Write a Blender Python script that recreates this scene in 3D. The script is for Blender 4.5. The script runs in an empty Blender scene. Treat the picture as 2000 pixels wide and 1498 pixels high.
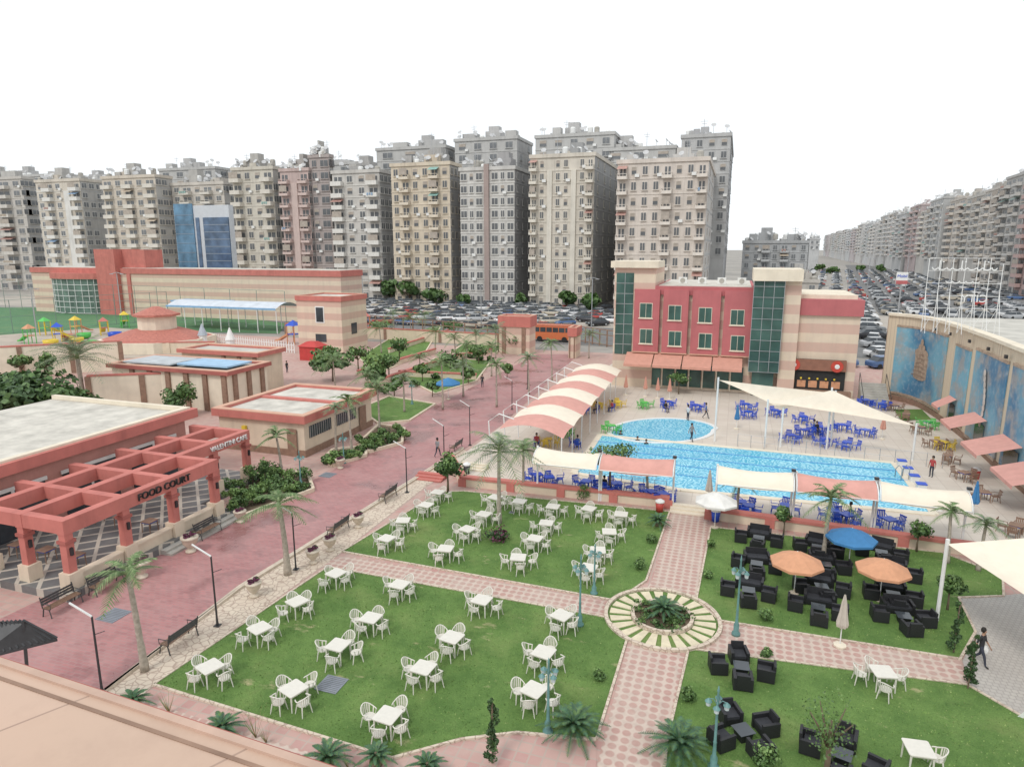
import bpy, math, random
from mathutils import Vector, Matrix
S=bpy.context.scene; C=S.collection
R=math.radians; rnd=random.Random(11); sin=math.sin; cos=math.cos; PI=math.pi
F=1300.; PIT=R(11.44); HC=15.; sp=sin(PIT); cp=cos(PIT); GA=R(18.5); sa=sin(GA); ca=cos(GA); KF=.85
def ray(px,py):
    b=(749-py)/F; return (px-1000)/F, cp+b*sp, -sp+b*cp
def G(px,py,z=0):
    a,y,zz=ray(px,py); t=(z-HC)/zz; return (a*t,y*t)
def XY(u,v): return (u*ca+v*sa, -u*sa+v*ca)
def UVof(x,y): return (x*ca-y*sa, x*sa+y*ca)
def GUV(px,py,z=0): return UVof(*G(px,py,z))
def W(px,py,V):
    a,y,zz=ray(px,py); t=V/(sa*a+ca*y); return (ca*a*t-sa*y*t, HC+zz*t)
def zat(py,x,y):
    b=(749-py)/F; t=y/(cp+b*sp); return HC+t*(-sp+b*cp)
def proj(u,v,z):
    x,y=XY(u,v); d=y*cp-(z-HC)*sp; return 1000+F*x/d
# ---------------- materials
MC={}
def nt(name):
    m=bpy.data.materials.new(name); m.use_nodes=True; n=m.node_tree; return m,n,n.nodes['Principled BSDF']
def mix(n,fac,A,B,blend='MIX'):
    x=n.nodes.new('ShaderNodeMix'); x.data_type='RGBA'; x.blend_type=blend
    for s,v in ((0,fac),(6,A),(7,B)):
        if isinstance(v,bpy.types.NodeSocket): n.links.new(v,x.inputs[s])
        else: x.inputs[s].default_value=v if s==0 else (*v,1)
    return x.outputs[2]
def tc(n,kind='Object',scale=None):
    if kind=='World':
        g=n.nodes.new('ShaderNodeNewGeometry'); o=g.outputs['Position']
        r=n.nodes.new('ShaderNodeMapping'); r.inputs['Rotation'].default_value=(0,0,GA)
        n.links.new(o,r.inputs['Vector']); o=r.outputs[0]
    else: o=n.nodes.new('ShaderNodeTexCoord').outputs[kind]
    if scale:
        r=n.nodes.new('ShaderNodeMapping'); r.inputs['Scale'].default_value=scale
        n.links.new(o,r.inputs['Vector']); o=r.outputs[0]
    return o
def noise(n,v,sc,det=4,rough=.6):
    x=n.nodes.new('ShaderNodeTexNoise'); x.inputs['Scale'].default_value=sc; x.inputs['Detail'].default_value=det; x.inputs['Roughness'].default_value=rough
    n.links.new(v,x.inputs['Vector']); return x.outputs['Fac']
def ramp(n,f,a,b,lo=0.,hi=1.):
    x=n.nodes.new('ShaderNodeMapRange'); x.inputs[1].default_value=a; x.inputs[2].default_value=b; x.inputs[3].default_value=lo; x.inputs[4].default_value=hi
    n.links.new(f,x.inputs[0]); return x.outputs[0]
def bumpn(n,p,h,st,dist=.02):
    b=n.nodes.new('ShaderNodeBump'); b.inputs['Strength'].default_value=st; b.inputs['Distance'].default_value=dist
    n.links.new(h,b.inputs['Height']); n.links.new(b.outputs[0],p.inputs['Normal'])
def cl(c,k): return tuple(min(1,max(0,x*k)) for x in c)
def M(name,col,rough=.75,var=.14,sc=2.,metal=0,bump=0,streak=0,kind='Object'):
    if name in MC: return MC[name]
    m,n,p=nt(name); v=tc(n,kind)
    f=ramp(n,noise(n,v,sc),.25,.75); c=mix(n,f,cl(col,1-var),cl(col,1+var))
    if streak:
        v2=tc(n,kind,(1,1,.12)); g=ramp(n,noise(n,v2,1.3,5),.5,.8,0,streak); c=mix(n,g,c,cl(col,.45))
    n.links.new(c,p.inputs['Base Color']); p.inputs['Roughness'].default_value=rough; p.inputs['Metallic'].default_value=metal
    if bump: bumpn(n,p,noise(n,v,sc*6),bump)
    MC[name]=m; return m
def glassm(name,col,rough=.12,ior=1.5):
    if name in MC: return MC[name]
    m,n,p=nt(name); v=tc(n); f=noise(n,v,.35,3); c=mix(n,ramp(n,f,.3,.7),cl(col,.6),cl(col,1.5))
    n.links.new(c,p.inputs['Base Color']); p.inputs['Roughness'].default_value=rough; p.inputs['IOR'].default_value=ior; MC[name]=m; return m
def brickm(name,c1,c2,mo,bw,bh,mort=.02,dirt=.35,dcol=(.2,.17,.15),rough=.7,rot=0,wet=0,kind='World',off=.5):
    m,n,p=nt(name); v=tc(n,kind)
    if rot:
        r=n.nodes.new('ShaderNodeMapping'); r.inputs['Rotation'].default_value=(0,0,rot); n.links.new(v,r.inputs['Vector']); v=r.outputs[0]
    b=n.nodes.new('ShaderNodeTexBrick'); n.links.new(v,b.inputs['Vector'])
    b.inputs['Color1'].default_value=(*c1,1); b.inputs['Color2'].default_value=(*c2,1); b.inputs['Mortar'].default_value=(*mo,1)
    b.inputs['Scale'].default_value=1; b.inputs['Mortar Size'].default_value=mort; b.inputs['Brick Width'].default_value=bw; b.inputs['Row Height'].default_value=bh; b.offset=off
    c=b.outputs['Color']
    f=noise(n,v,.35,6,.65); c=mix(n,ramp(n,f,.42,.72,0,dirt),c,dcol)
    f3=noise(n,v,1.7,5,.7); c=mix(n,ramp(n,f3,.5,.8,0,dirt*.8),c,cl(mo,1.2))
    if wet:
        f2=noise(n,v,.22,6,.65); c=mix(n,ramp(n,f2,.52,.60,0,.6),c,cl(c1,.42)); n.links.new(ramp(n,f2,.5,.62,rough,wet),p.inputs['Roughness'])
    else: p.inputs['Roughness'].default_value=rough
    n.links.new(c,p.inputs['Base Color'])
    bumpn(n,p,b.outputs['Fac'],-.4,.01); MC[name]=m; return m
def leafm(name,col,var=.35):
    if name in MC: return MC[name]
    m,n,p=nt(name); v=tc(n)
    f=ramp(n,noise(n,v,5,2),.3,.7); c=mix(n,f,cl(col,1-var),cl(col,1+var))
    n.links.new(c,p.inputs['Base Color']); p.inputs['Roughness'].default_value=.55
    MC[name]=m; return m
# ---------------- mesh builder
BF=[(3,2,1,0),(4,5,6,7),(0,1,5,4),(1,2,6,5),(2,3,7,6),(3,0,4,7)]
class MB:
    def __init__(s): s.v=[];s.f=[];s.m=[];s.mi=0
    def add(s,vs,fs):
        k=len(s.v); s.v+=[tuple(x) for x in vs]; s.f+=[tuple(i+k for i in f) for f in fs]; s.m+=[s.mi]*len(fs); return s
    def box(s,x0,y0,z0,x1,y1,z1):
        return s.add([(x0,y0,z0),(x1,y0,z0),(x1,y1,z0),(x0,y1,z0),(x0,y0,z1),(x1,y0,z1),(x1,y1,z1),(x0,y1,z1)],BF)
    def cbox(s,cx,cy,z0,sx,sy,h,rz=0,top=1.):
        c,q=cos(rz),sin(rz); vs=[]
        for zz,k in ((z0,1),(z0+h,top)):
            for dx,dy in ((-1,-1),(1,-1),(1,1),(-1,1)):
                x=dx*sx/2*k; y=dy*sy/2*k; vs.append((cx+x*c-y*q,cy+x*q+y*c,zz))
        return s.add(vs,BF)
    def poly(s,pts,z=0): return s.add([(p[0],p[1],z) for p in pts],[tuple(range(len(pts)))])
    def prism(s,pts,z0,z1):
        n=len(pts); vs=[(p[0],p[1],z0) for p in pts]+[(p[0],p[1],z1) for p in pts]
        return s.add(vs,[tuple(range(n-1,-1,-1)),tuple(range(n,2*n))]+[(i,(i+1)%n,n+(i+1)%n,n+i) for i in range(n)])
    def tube(s,pts,r,n=6,cap=True):
        pts=[Vector(p) for p in pts]; k=len(pts); rr=r if isinstance(r,(list,tuple)) else [r]*k; vs=[];fs=[]
        for i,p in enumerate(pts):
            d=(pts[min(i+1,k-1)]-pts[max(i-1,0)]); d=d.normalized() if d.length>1e-9 else Vector((0,0,1))
            a=Vector((0,0,1)) if abs(d.z)<.9 else Vector((1,0,0)); e=d.cross(a).normalized(); g=d.cross(e)
            for j in range(n):
                t=2*PI*j/n; vs.append(p+(e*cos(t)+g*sin(t))*rr[i])
        for i in range(k-1):
            for j in range(n): fs.append((i*n+j,i*n+(j+1)%n,(i+1)*n+(j+1)%n,(i+1)*n+j))
        if cap: fs+=[tuple(range(n-1,-1,-1)),tuple(range((k-1)*n,k*n))]
        return s.add(vs,fs)
    def lathe(s,prof,cx=0,cy=0,n=12,z0=0,rip=0):
        vs=[];fs=[];k=len(prof)
        for i,(r,z) in enumerate(prof):
            for j in range(n):
                t=2*PI*j/n; q=r*(1+(rip if j%2 else -rip)); vs.append((cx+q*cos(t),cy+q*sin(t),z0+z))
        for i in range(k-1):
            for j in range(n): fs.append((i*n+j,i*n+(j+1)%n,(i+1)*n+(j+1)%n,(i+1)*n+j))
        fs+=[tuple(range(n-1,-1,-1)),tuple(range((k-1)*n,k*n))]
        return s.add(vs,fs)
    def mesh(s,name,mats,smooth=False):
        me=bpy.data.meshes.new(name); me.from_pydata(s.v,[],s.f)
        for m in (mats if isinstance(mats,(list,tuple)) else [mats]): me.materials.append(m)
        me.polygons.foreach_set('material_index',s.m)
        if smooth: me.polygons.foreach_set('use_smooth',[True]*len(s.f))
        me.update(); return me
    def build(s,name,mats,parent=None,smooth=False,loc=(0,0,0),rz=0):
        o=bpy.data.objects.new(name,s.mesh(name,mats,smooth)); C.objects.link(o); o.location=loc; o.rotation_euler=(0,0,rz); setp(o,parent); return o
KIDS={}
def setp(o,p):
    if p is not None: o.parent=p; KIDS.setdefault(p.name,[]).append(o)
def tag(o,label,cat,group=None,kind=None):
    o['label']=label; o['category']=cat
    if group: o['group']=group
    elif 'group' in o: del o['group']
    if kind: o['kind']=kind
    return o
def thing(name,label=None,cat=None,loc=(0,0,0),rz=0,group=None):
    o=bpy.data.objects.new(name,None); C.objects.link(o); o.location=loc; o.rotation_euler=(0,0,rz); o.empty_display_size=.2
    if label: tag(o,label,cat,group)
    return o
def cp1(o,parent=None):
    c=o.copy(); C.objects.link(c); c.parent=None
    if parent: setp(c,parent)
    return c
def tree(o,parent=None):
    c=cp1(o,parent)
    for k in KIDS.get(o.name,[]): tree(k,c)
    return c
def recolor(o,m,slot=0):
    s=o.material_slots[slot]; s.link='OBJECT'; s.material=m
class Pr:
    def __init__(s,r): s.r=r; s.n=0
    def put(s,x,y,z,rz,label,cat,group=None,sc=1,col=None):
        if s.n==0: o=s.r
        else: o=tree(s.r)
        s.n+=1; o.location=(x,y,z); o.rotation_euler=(0,0,rz); o.scale=sc if isinstance(sc,tuple) else (sc,)*3
        tag(o,label,cat,group)
        if col:
            if not KIDS.get(o.name): recolor(o,col)
            for k in KIDS.get(o.name,[]):
                if k.name.split('.')[0] in ('body','roof_panel','canopy','seat','backrest','leg','table_top'): recolor(k,col)
        return o
def text(body,size,name,m,parent,loc,rot,depth=.04,align='CENTER'):
    cu=bpy.data.curves.new('t','FONT'); cu.body=body; cu.size=size; cu.extrude=depth; cu.align_x=align
    t=bpy.data.objects.new('t',cu); C.objects.link(t); bpy.context.view_layer.update()
    me=bpy.data.meshes.new_from_object(t.evaluated_get(bpy.context.evaluated_depsgraph_get())); bpy.data.objects.remove(t)
    me.materials.clear(); me.materials.append(m)
    o=bpy.data.objects.new(name,me); C.objects.link(o); o.location=loc; o.rotation_euler=rot; setp(o,parent); return o
def sheet(name,pix,z,m,uv=None):
    b=MB(); b.poly([G(x,y) for x,y in pix] if uv is None else [XY(u,v) for u,v in uv],z)
    o=b.build(name,m); o['kind']='structure'; 
    if o.data.polygons[0].normal.z<0: o.data.flip_normals()
    return o
ORD=['first','second','third','fourth','fifth','sixth','seventh','eighth','ninth','tenth','eleventh','twelfth','thirteenth','fourteenth','fifteenth','sixteenth','seventeenth','eighteenth','nineteenth','twentieth','twenty-first','twenty-second','twenty-third','twenty-fourth','twenty-fifth','twenty-sixth','twenty-seventh','twenty-eighth','twenty-ninth','thirtieth']
# ---------------- palette
cream=M('cream_paint',(.68,.57,.44),.85,.1,.8,streak=.3); creamL=M('cream_light',(.74,.66,.53),.85,.1,.8,streak=.25)
redp=M('red_plaster',(.53,.18,.15),.85,.13,.9,streak=.4); redD=M('red_dark',(.38,.12,.10),.8,.15,1); clubred=M('club_red',(.46,.14,.145),.85,.1,.7,streak=.3)
terra=M('terracotta_cloth',(.58,.29,.22),.8,.1,2); creamcloth=M('cream_cloth',(.80,.71,.58),.8,.06,2); pinkcloth=M('red_cloth',(.63,.32,.27),.8,.1,2)
white=M('white_paint',(.75,.75,.73),.5,.06,3); whitepl=M('white_plastic',(.68,.65,.58),.45,.07,4); black=M('black_metal',(.035,.035,.038),.45,.2,4)
rattan=M('black_rattan',(.020,.020,.023),.5,.4,40,bump=.5); cushion=M('charcoal_cushion',(.03,.031,.037),.8,.2,10)
bluepl=M('blue_plastic',(.02,.085,.55),.35,.12,4); greenpl=M('green_plastic',(.10,.50,.10),.4,.1,4); yellowpl=M('yellow_plastic',(.72,.52,.05),.4,.1,4)
teal=M('lamp_green',(.12,.25,.24),.5,.2,5); lampglass=M('lamp_glass',(.5,.58,.6),.2,.1,4)
concrete=M('concrete',(.42,.40,.36),.9,.2,1.2,streak=.2); roofgrey=M('roof_screed',(.50,.48,.43),.9,.25,.5,kind='World'); rooflight=M('roof_light',(.56,.53,.47),.9,.3,.7)
darkglass=glassm('dark_glass',(.05,.06,.07)); greenglass=glassm('green_glass',(.05,.105,.09),.12,1.45); blueglass=glassm('blue_glass',(.09,.19,.29),.1); interior=M('dark_interior',(.03,.03,.03),.9,.3,1)
wood=M('bench_wood',(.20,.12,.08),.6,.3,8); iron=M('cast_iron',(.06,.06,.06),.5,.3,6); stone=M('urn_stone',(.58,.50,.40),.85,.2,4)
trunkm=M('palm_trunk',(.38,.33,.27),.9,.35,6,bump=.6); barkm=M('bark',(.16,.12,.08),.9,.3,6,bump=.6); soil=M('soil',(.14,.10,.065),.95,.4,3,bump=.6)
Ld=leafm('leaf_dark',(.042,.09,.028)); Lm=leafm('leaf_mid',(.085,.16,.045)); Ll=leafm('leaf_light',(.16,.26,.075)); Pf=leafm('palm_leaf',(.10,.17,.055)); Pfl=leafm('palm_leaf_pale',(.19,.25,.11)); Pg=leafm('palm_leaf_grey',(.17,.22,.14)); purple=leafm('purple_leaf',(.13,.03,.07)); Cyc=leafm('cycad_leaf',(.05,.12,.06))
bluecl=M('blue_cloth',(.05,.20,.42),.75,.12,3); orangecl=M('orange_cloth',(.60,.30,.17),.75,.12,3); beigecl=M('beige_cloth',(.52,.46,.40),.8,.12,3)
rubber=M('rubber',(.02,.02,.02),.8,.2,5); metalp=M('grey_metal',(.45,.46,.47),.4,.1,4,metal=.6)
brownst=M('brown_stone',(.27,.17,.12),.8,.25,3); stripe=M('pink_stripe',(.60,.36,.26),.85,.1,1)
# ---------------- ground
def groundmat():
    m,n,p=nt('city_ground'); v=tc(n,'World'); f=noise(n,v,.02,6); c=mix(n,ramp(n,f,.35,.65),(.26,.245,.22),(.40,.37,.33))
    f=noise(n,v,.3,5); c=mix(n,ramp(n,f,.45,.7,0,.5),c,(.17,.165,.16)); n.links.new(c,p.inputs['Base Color']); p.inputs['Roughness'].default_value=.9; return m
def lawnmat(name='lawn_grass',base=(.10,.20,.04),light=(.185,.31,.075),dry=(.55,.46,.27),amount=.62):
    m,n,p=nt(name); v=tc(n,'World'); f=noise(n,v,.55,8,.75); c=mix(n,ramp(n,f,.38,.62),base,light)
    f2=noise(n,v,22,3,.8); c=mix(n,ramp(n,f2,.35,.7,0,.6),c,cl(base,.5))
    f4=noise(n,v,.28,6,.7); c=mix(n,ramp(n,f4,.52,.75,0,.45),c,(.30,.32,.12))
    v3=tc(n,'World',(.5,1,1)); f3=noise(n,v3,.85,7,.68); c=mix(n,ramp(n,f3,amount,amount+.09,0,.8),c,dry)
    n.links.new(c,p.inputs['Base Color']); p.inputs['Roughness'].default_value=.9; bumpn(n,p,f2,.9,.05); return m
def discmat():
    m,n,p=nt('path_disc_paving'); v=tc(n,'World'); x=n.nodes.new('ShaderNodeTexVoronoi'); x.inputs['Scale'].default_value=2.9; x.inputs['Randomness'].default_value=0
    n.links.new(v,x.inputs['Vector']); c=mix(n,ramp(n,x.outputs['Distance'],.34,.46),(.46,.28,.24),(.57,.46,.39))
    f=noise(n,v,.5,6,.7); c=mix(n,ramp(n,f,.42,.75,0,.6),c,(.55,.47,.40)); f=noise(n,v,3,5); c=mix(n,ramp(n,f,.45,.8,0,.45),c,(.28,.20,.17))
    n.links.new(c,p.inputs['Base Color']); p.inputs['Roughness'].default_value=.85; return m
def cobblemat():
    m,n,p=nt('cream_cobble'); v=tc(n,'World'); x=n.nodes.new('ShaderNodeTexVoronoi'); x.feature='DISTANCE_TO_EDGE'; x.inputs['Scale'].default_value=3.6
    n.links.new(v,x.inputs['Vector']); c=mix(n,ramp(n,x.outputs['Distance'],.02,.09),(.38,.29,.23),(.64,.55,.44)); f=noise(n,v,1.2,5); c=mix(n,ramp(n,f,.4,.7,0,.5),c,(.50,.39,.32))
    n.links.new(c,p.inputs['Base Color']); p.inputs['Roughness'].default_value=.85; return m
def watermat():
    m,n,p=nt('pool_water'); v=tc(n,'World'); w=n.nodes.new('ShaderNodeTexWave'); w.inputs['Scale'].default_value=.9; w.inputs['Distortion'].default_value=16; w.inputs['Detail'].default_value=3; w.inputs['Detail Scale'].default_value=1.6
    n.links.new(v,w.inputs['Vector'])
    c=mix(n,ramp(n,w.outputs['Fac'],.25,.95),(.11,.46,.66),(.38,.76,.86)); f=noise(n,v,.25,3); c=mix(n,ramp(n,f,.35,.7,0,.45),c,(.08,.42,.64))  # caustic light painted as pale ripple lines in the water colour
    n.links.new(c,p.inputs['Base Color']); p.inputs['Roughness'].default_value=.08; p.inputs['IOR'].default_value=1.33; bumpn(n,p,noise(n,v,3.5,4),.6,.06); return m
lawn=lawnmat(); cobble=cobblemat(); disc=discmat(); water=watermat()
redbrick=brickm('red_road_pavers',(.44,.195,.19),(.34,.15,.15),(.36,.22,.21),.32,.16,.014,.45,(.50,.33,.31),.62,wet=.2)
sidebrick=brickm('pink_pavers',(.47,.26,.235),(.53,.35,.30),(.44,.34,.29),.42,.42,.03,.5,(.44,.35,.30),.8,off=0)
decktile=brickm('deck_tiles',(.65,.58,.50),(.60,.53,.45),(.52,.45,.38),.9,.9,.025,.45,(.54,.45,.38),.6,off=0)
checker=brickm('court_tiles',(.13,.13,.13),(.16,.16,.16),(.52,.47,.40),.95,.95,.09,.15,(.2,.2,.2),.5,rot=R(45),off=0)
asphalt=M('asphalt',(.17,.168,.165),.9,.25,.25,kind='World'); sandlot=M('dusty_lot',(.42,.38,.33),.95,.2,.1,kind='World'); grey_path=brickm('grey_gravel_path',(.44,.41,.38),(.49,.46,.42),(.37,.34,.31),.2,.2,.02,.4,(.34,.31,.28),.9)
gb=MB(); gb.poly([(-4000,-300),(4000,-300),(4000,7000),(-4000,7000)],-.02); g=gb.build('ground',groundmat()); g['kind']='structure'
sheet('paved_ground',[],0,sidebrick,uv=[(-48,8),(30,8),(30,96),(-95,96),(-95,50),(-60,20)])
sheet('street',[],.0,asphalt,uv=[(-140,103),(60,103),(60,127),(-140,127)])
sheet('parking_ground',[],.004,sandlot,uv=[(-220,127.5),(40,127.5),(40,171),(-220,171)])
sheet('parking_ground',[],.0,asphalt,uv=[(22,92),(110,92),(210,700),(95,700)])
sheet('red_road',[(60,1180),(640,925),(845,795),(1050,692),(1128,692),(1110,712),(978,832),(800,945),(470,1150),(205,1352),(-100,1600),(-400,1400)],.008,redbrick)
sheet('pavement',[(205,1352),(470,1150),(800,945),(905,878),(930,890),(835,948),(655,1088),(300,1340),(255,1375)],.012,cobble)
sheet('pavement',[(205,1352),(255,1360),(700,1498),(1200,1540),(1200,1700),(200,1600)],.006,disc)
sheet('path',[(1190,1178),(1228,1246),(1165,1498),(1160,1600),(1290,1600),(1300,1450),(1342,1262),(1360,1170),(1385,1010),(1312,1000),(1275,1130),(1240,1190)],.012,disc)
sheet('path',[(640,1090),(690,1088),(1200,1178),(1210,1205),(1190,1208),(625,1106)],.010,disc)
sheet('path',[(1370,1178),(1400,1215),(1875,1290),(1890,1340),(1340,1268)],.010,disc)
sheet('path',[(760,1498),(900,1455),(1010,1440),(1165,1455),(1165,1500),(1000,1520),(900,1560),(700,1560)],.016,sidebrick)
sheet('pool_deck',[(880,905),(980,832),(1215,700),(1500,755),(1745,790),(1900,800),(2200,1000),(2100,1200),(1905,1085),(1385,1012),(1300,985),(905,945)],.02,decktile)
sheet('path',[(1870,1168),(1905,1168),(2100,1150),(2150,1450),(2000,1400),(1890,1335),(1880,1290),(1905,1240)],.022,grey_path)
lawns=[[(300,1338),(640,1108),(1180,1206),(1225,1248),(1165,1445),(1010,1432),(900,1445),(765,1482),(500,1400)],
 [(668,1078),(860,962),(905,960),(1308,1000),(1262,1135),(1225,1160),(1192,1172)],
 [(1388,1030),(1840,1080),(1958,1125),(1960,1165),(1872,1168),(1905,1235),(1875,1288),(1405,1213),(1360,1172)],
 [(1345,1268),(1888,1338),(1995,1400),(2150,1500),(2100,1650),(1290,1600),(1302,1450)]]
def kerb(name,pts,w=.12,h=.09,m=creamL):
    b=MB(); n=len(pts)
    for i in range(n):
        p=Vector((*pts[i],0)); q=Vector((*pts[(i+1)%n],0)); d=(q-p); L=d.length; d/=L; nn=Vector((-d.y,d.x,0))*w/2
        b.prism([(p-nn)[:2],(q-nn)[:2],(q+nn)[:2],(p+nn)[:2]],0,h+.001*(i%2))
    o=b.build(name,m); o['kind']='structure'; return o
for L in lawns:
    sheet('lawn',L,.035,lawn); kerb('lawn_kerb',[G(x,y) for x,y in L],.09,.07,cobble)
kerb('road_kerb',[G(x,y) for x,y in [(205,1352),(470,1150),(800,945),(905,878),(903,876),(798,943),(468,1148)]],.12,.12,stone)
def inpoly(x,y,P):
    c=False; n=len(P)
    for i in range(n):
        x1,y1=P[i];x2,y2=P[i-1]
        if (y1>y)!=(y2>y) and x<(x2-x1)*(y-y1)/(y2-y1)+x1: c=not c
    return c
b=MB()
for L in lawns:
    P=[G(x,y) for x,y in L]; xs=[p[0] for p in P]; ys=[p[1] for p in P]; ar=(max(xs)-min(xs))*(max(ys)-min(ys))
    for i in range(int(ar*45)):
        x=rnd.uniform(min(xs),max(xs)); y=rnd.uniform(min(ys),max(ys))
        if y>15 and inpoly(x,y,P):
            a=rnd.uniform(0,PI); h=rnd.uniform(.02,.055); r=rnd.uniform(.01,.03); b.mi=rnd.choice((0,0,1,1,2))
            dx,dy=cos(a)*r,sin(a)*r; b.add([(x-dx,y-dy,.03),(x+dx,y+dy,.03),(x+dy*.8,y-dx*.8,.035+h)],[(0,1,2)])
tag(b.build('grass',[leafm('grass_a',(.10,.19,.04)),leafm('grass_b',(.18,.29,.07)),leafm('grass_c',(.28,.35,.12))]),'short green grass growing over the garden lawns','grass',kind='stuff')
# ---------- pool
def flat(name,pts,z,m):
    b=MB(); b.poly(pts,z); o=b.build(name,m)
    if o.data.polygons[0].normal.z<0: o.data.flip_normals()
    return o
main=[G(*p) for p in [(1172,850),(1230,857),(1745,905),(1825,1006),(1330,958),(1120,925)]]
o=flat('water',main,.05,water); o['kind']='structure'; kerb('pool_coping',main,.45,.09,creamL)
kid=[G(1290+103*cos(t)+ (8 if sin(t)>0 else 0),842-24*sin(t)) for t in [i*PI/16 for i in range(32)]]
o=flat('water',kid,.047,water); o['kind']='structure'; kerb('pool_coping',kid,.35,.085,white)
for k in range(1,5):
    t=k/5.; p=Vector(main[0]).lerp(Vector(main[5]),t); q=Vector(main[2]).lerp(Vector(main[3]),t)
    b=MB(); b.tube([(p.x,p.y,.08),(q.x,q.y,.08)],.03,5); tag(b.build('lane_rope',M('rope_blue',(.12,.34,.62),.5)),'thin blue lane rope floating in the big pool, %s from far side'%ORD[k-1],'rope','lane ropes in the pool')
# ---------- centre circle
cx,cy=G(1293,1208); Rr=(Vector(G(1402,1208))-Vector((cx,cy))).length
b=MB(); b.poly([(cx+Rr*cos(i*PI/24),cy+Rr*sin(i*PI/24)) for i in range(48)],.026); o=b.build('circle_ground',lawn); o['kind']='structure'
b=MB()
for i in range(22):
    t=2*PI*i/22; w=.085; r0,r1=Rr*.56,Rr*.93
    b.prism([(cx+r0*cos(t-w),cy+r0*sin(t-w)),(cx+r1*cos(t-w*1.1),cy+r1*sin(t-w*1.1)),(cx+r1*cos(t+w*1.1),cy+r1*sin(t+w*1.1)),(cx+r0*cos(t+w),cy+r0*sin(t+w))],.02,.06)
o=b.build('stone_rays',M('ray_stone',(.66,.58,.42),.9,.15,3)); o['kind']='structure'
kerb('circle_kerb',[(cx+Rr*cos(i*PI/24),cy+Rr*sin(i*PI/24)) for i in range(48)],.16,.13,cobble)
kerb('bed_kerb',[(cx+Rr*.52*cos(i*PI/16),cy+Rr*.52*sin(i*PI/16)) for i in range(32)],.14,.2,cobble)
b=MB(); b.poly([(cx+Rr*.52*cos(i*PI/16),cy+Rr*.52*sin(i*PI/16)) for i in range(32)],.1); o=b.build('bed_soil',soil); o['kind']='structure'
# ---------- vegetation
def leafcloud(b,c,r,n,size,lobes=7,seed=0,low=0):
    q=random.Random(seed); cx,cy,cz=c; rx,ry,rz=r; lb=[]
    for i in range(lobes):
        d=Vector((q.gauss(0,1),q.gauss(0,1),q.gauss(0,.8))); d.normalize(); lb.append((d*q.uniform(.35,.72),q.uniform(.30,.55)))
    for i in range(n):
        L,rr=q.choice(lb); d=Vector((q.gauss(0,1),q.gauss(0,1),q.gauss(0,1))); d.normalize(); p=L+d*rr*q.uniform(.6,1.15)
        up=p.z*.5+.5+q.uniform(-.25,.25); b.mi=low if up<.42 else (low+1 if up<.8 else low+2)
        P=Vector((cx+p.x*rx,cy+p.y*ry,cz+p.z*rz)); s=size*q.uniform(.6,1.3)
        a=Vector((q.gauss(0,1),q.gauss(0,1),q.gauss(0,1))).normalized(); e=a.cross(d+Vector((.01,0,.02))).normalized()*s; f=(a*.5+d*.3).normalized()*s*.7
        b.add([P-e,P-f,P+e,P+f],[(0,1,2,3)])
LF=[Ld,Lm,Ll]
def broadleaf(px,py,ptop,wpx,label,kind='broadleaf_tree',dens=900,mats=None,size=.12,group=None,cat='tree',trunkfrac=.4):
    x,y=G(px,py); h=max(.6,zat(ptop,x,y)); dep=y*cp+HC*sp; r=wpx/2*dep/F
    t=thing(kind,label,cat,(x,y,0),rnd.uniform(0,6),group); b=MB(); tr=max(.03,h*.025)
    ch=h*(1-trunkfrac)/2; cz=h-ch
    b.tube([(0,0,-.02),(.03,0,h*.25),(-.02,.03,cz)],[tr*1.3,tr,tr*.5],7)
    for i in range(5):
        a=i*1.256+.3; b.tube([(0,0,cz-ch*.8),(r*.35*cos(a),r*.35*sin(a),cz-ch*.2),(r*.65*cos(a),r*.65*sin(a),cz+ch*.2)],[tr*.6,tr*.4,tr*.15],5)
    b.build('trunk',barkm,t,True)
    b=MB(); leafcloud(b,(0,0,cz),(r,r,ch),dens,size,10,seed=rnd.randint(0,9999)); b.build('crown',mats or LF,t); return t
def shrub(px,py,wpx,label,kind='round_shrub',mats=None,hs=.9,dens=420,group=None,size=.07,lob=14):
    x,y=G(px,py); dep=y*cp+HC*sp; r=wpx/2*dep/F
    t=thing(kind,label,'shrub',(x,y,0.02),rnd.uniform(0,6),group)
    b=MB(); b.tube([(0,0,0),(0,0,r*hs)],.03,5); b.build('stem',barkm,t)
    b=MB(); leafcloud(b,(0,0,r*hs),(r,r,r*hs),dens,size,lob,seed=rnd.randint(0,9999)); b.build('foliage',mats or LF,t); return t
def frond(b,o,phi,e,L,droop,nl=20,lw=.3,leafw=.05,vee=.25):
    d=Vector((cos(phi),sin(phi),0)); s=Vector((-sin(phi),cos(phi),0)); pts=[]
    for i in range(nl+1):
        t=i/nl; pts.append(Vector(o)+d*(L*t*(cos(e)+.12*t))+Vector((0,0,L*(sin(e)*t-droop*t*t))))
    b.mi=0; b.tube([pts[0],pts[nl//2],pts[nl]],[.03,.018,.006],4)
    for i in range(2,nl+1):
        t=i/nl; p=pts[i]; tg=(pts[i]-pts[i-1]).normalized(); l=L*lw*(sin(PI*min(1,.12+.86*t))**.6)*rnd.uniform(.8,1.1)
        for k in (-1,1):
            q=p+s*k*l*.8+tg*l*.6+Vector((0,0,-l*vee*rnd.uniform(.6,1.8))); w=tg*leafw
            b.mi=rnd.choice((1,1,2)); b.add([p-w,p+w,q+w*.2,q-w*.2],[(0,1,2,3)])
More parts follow.
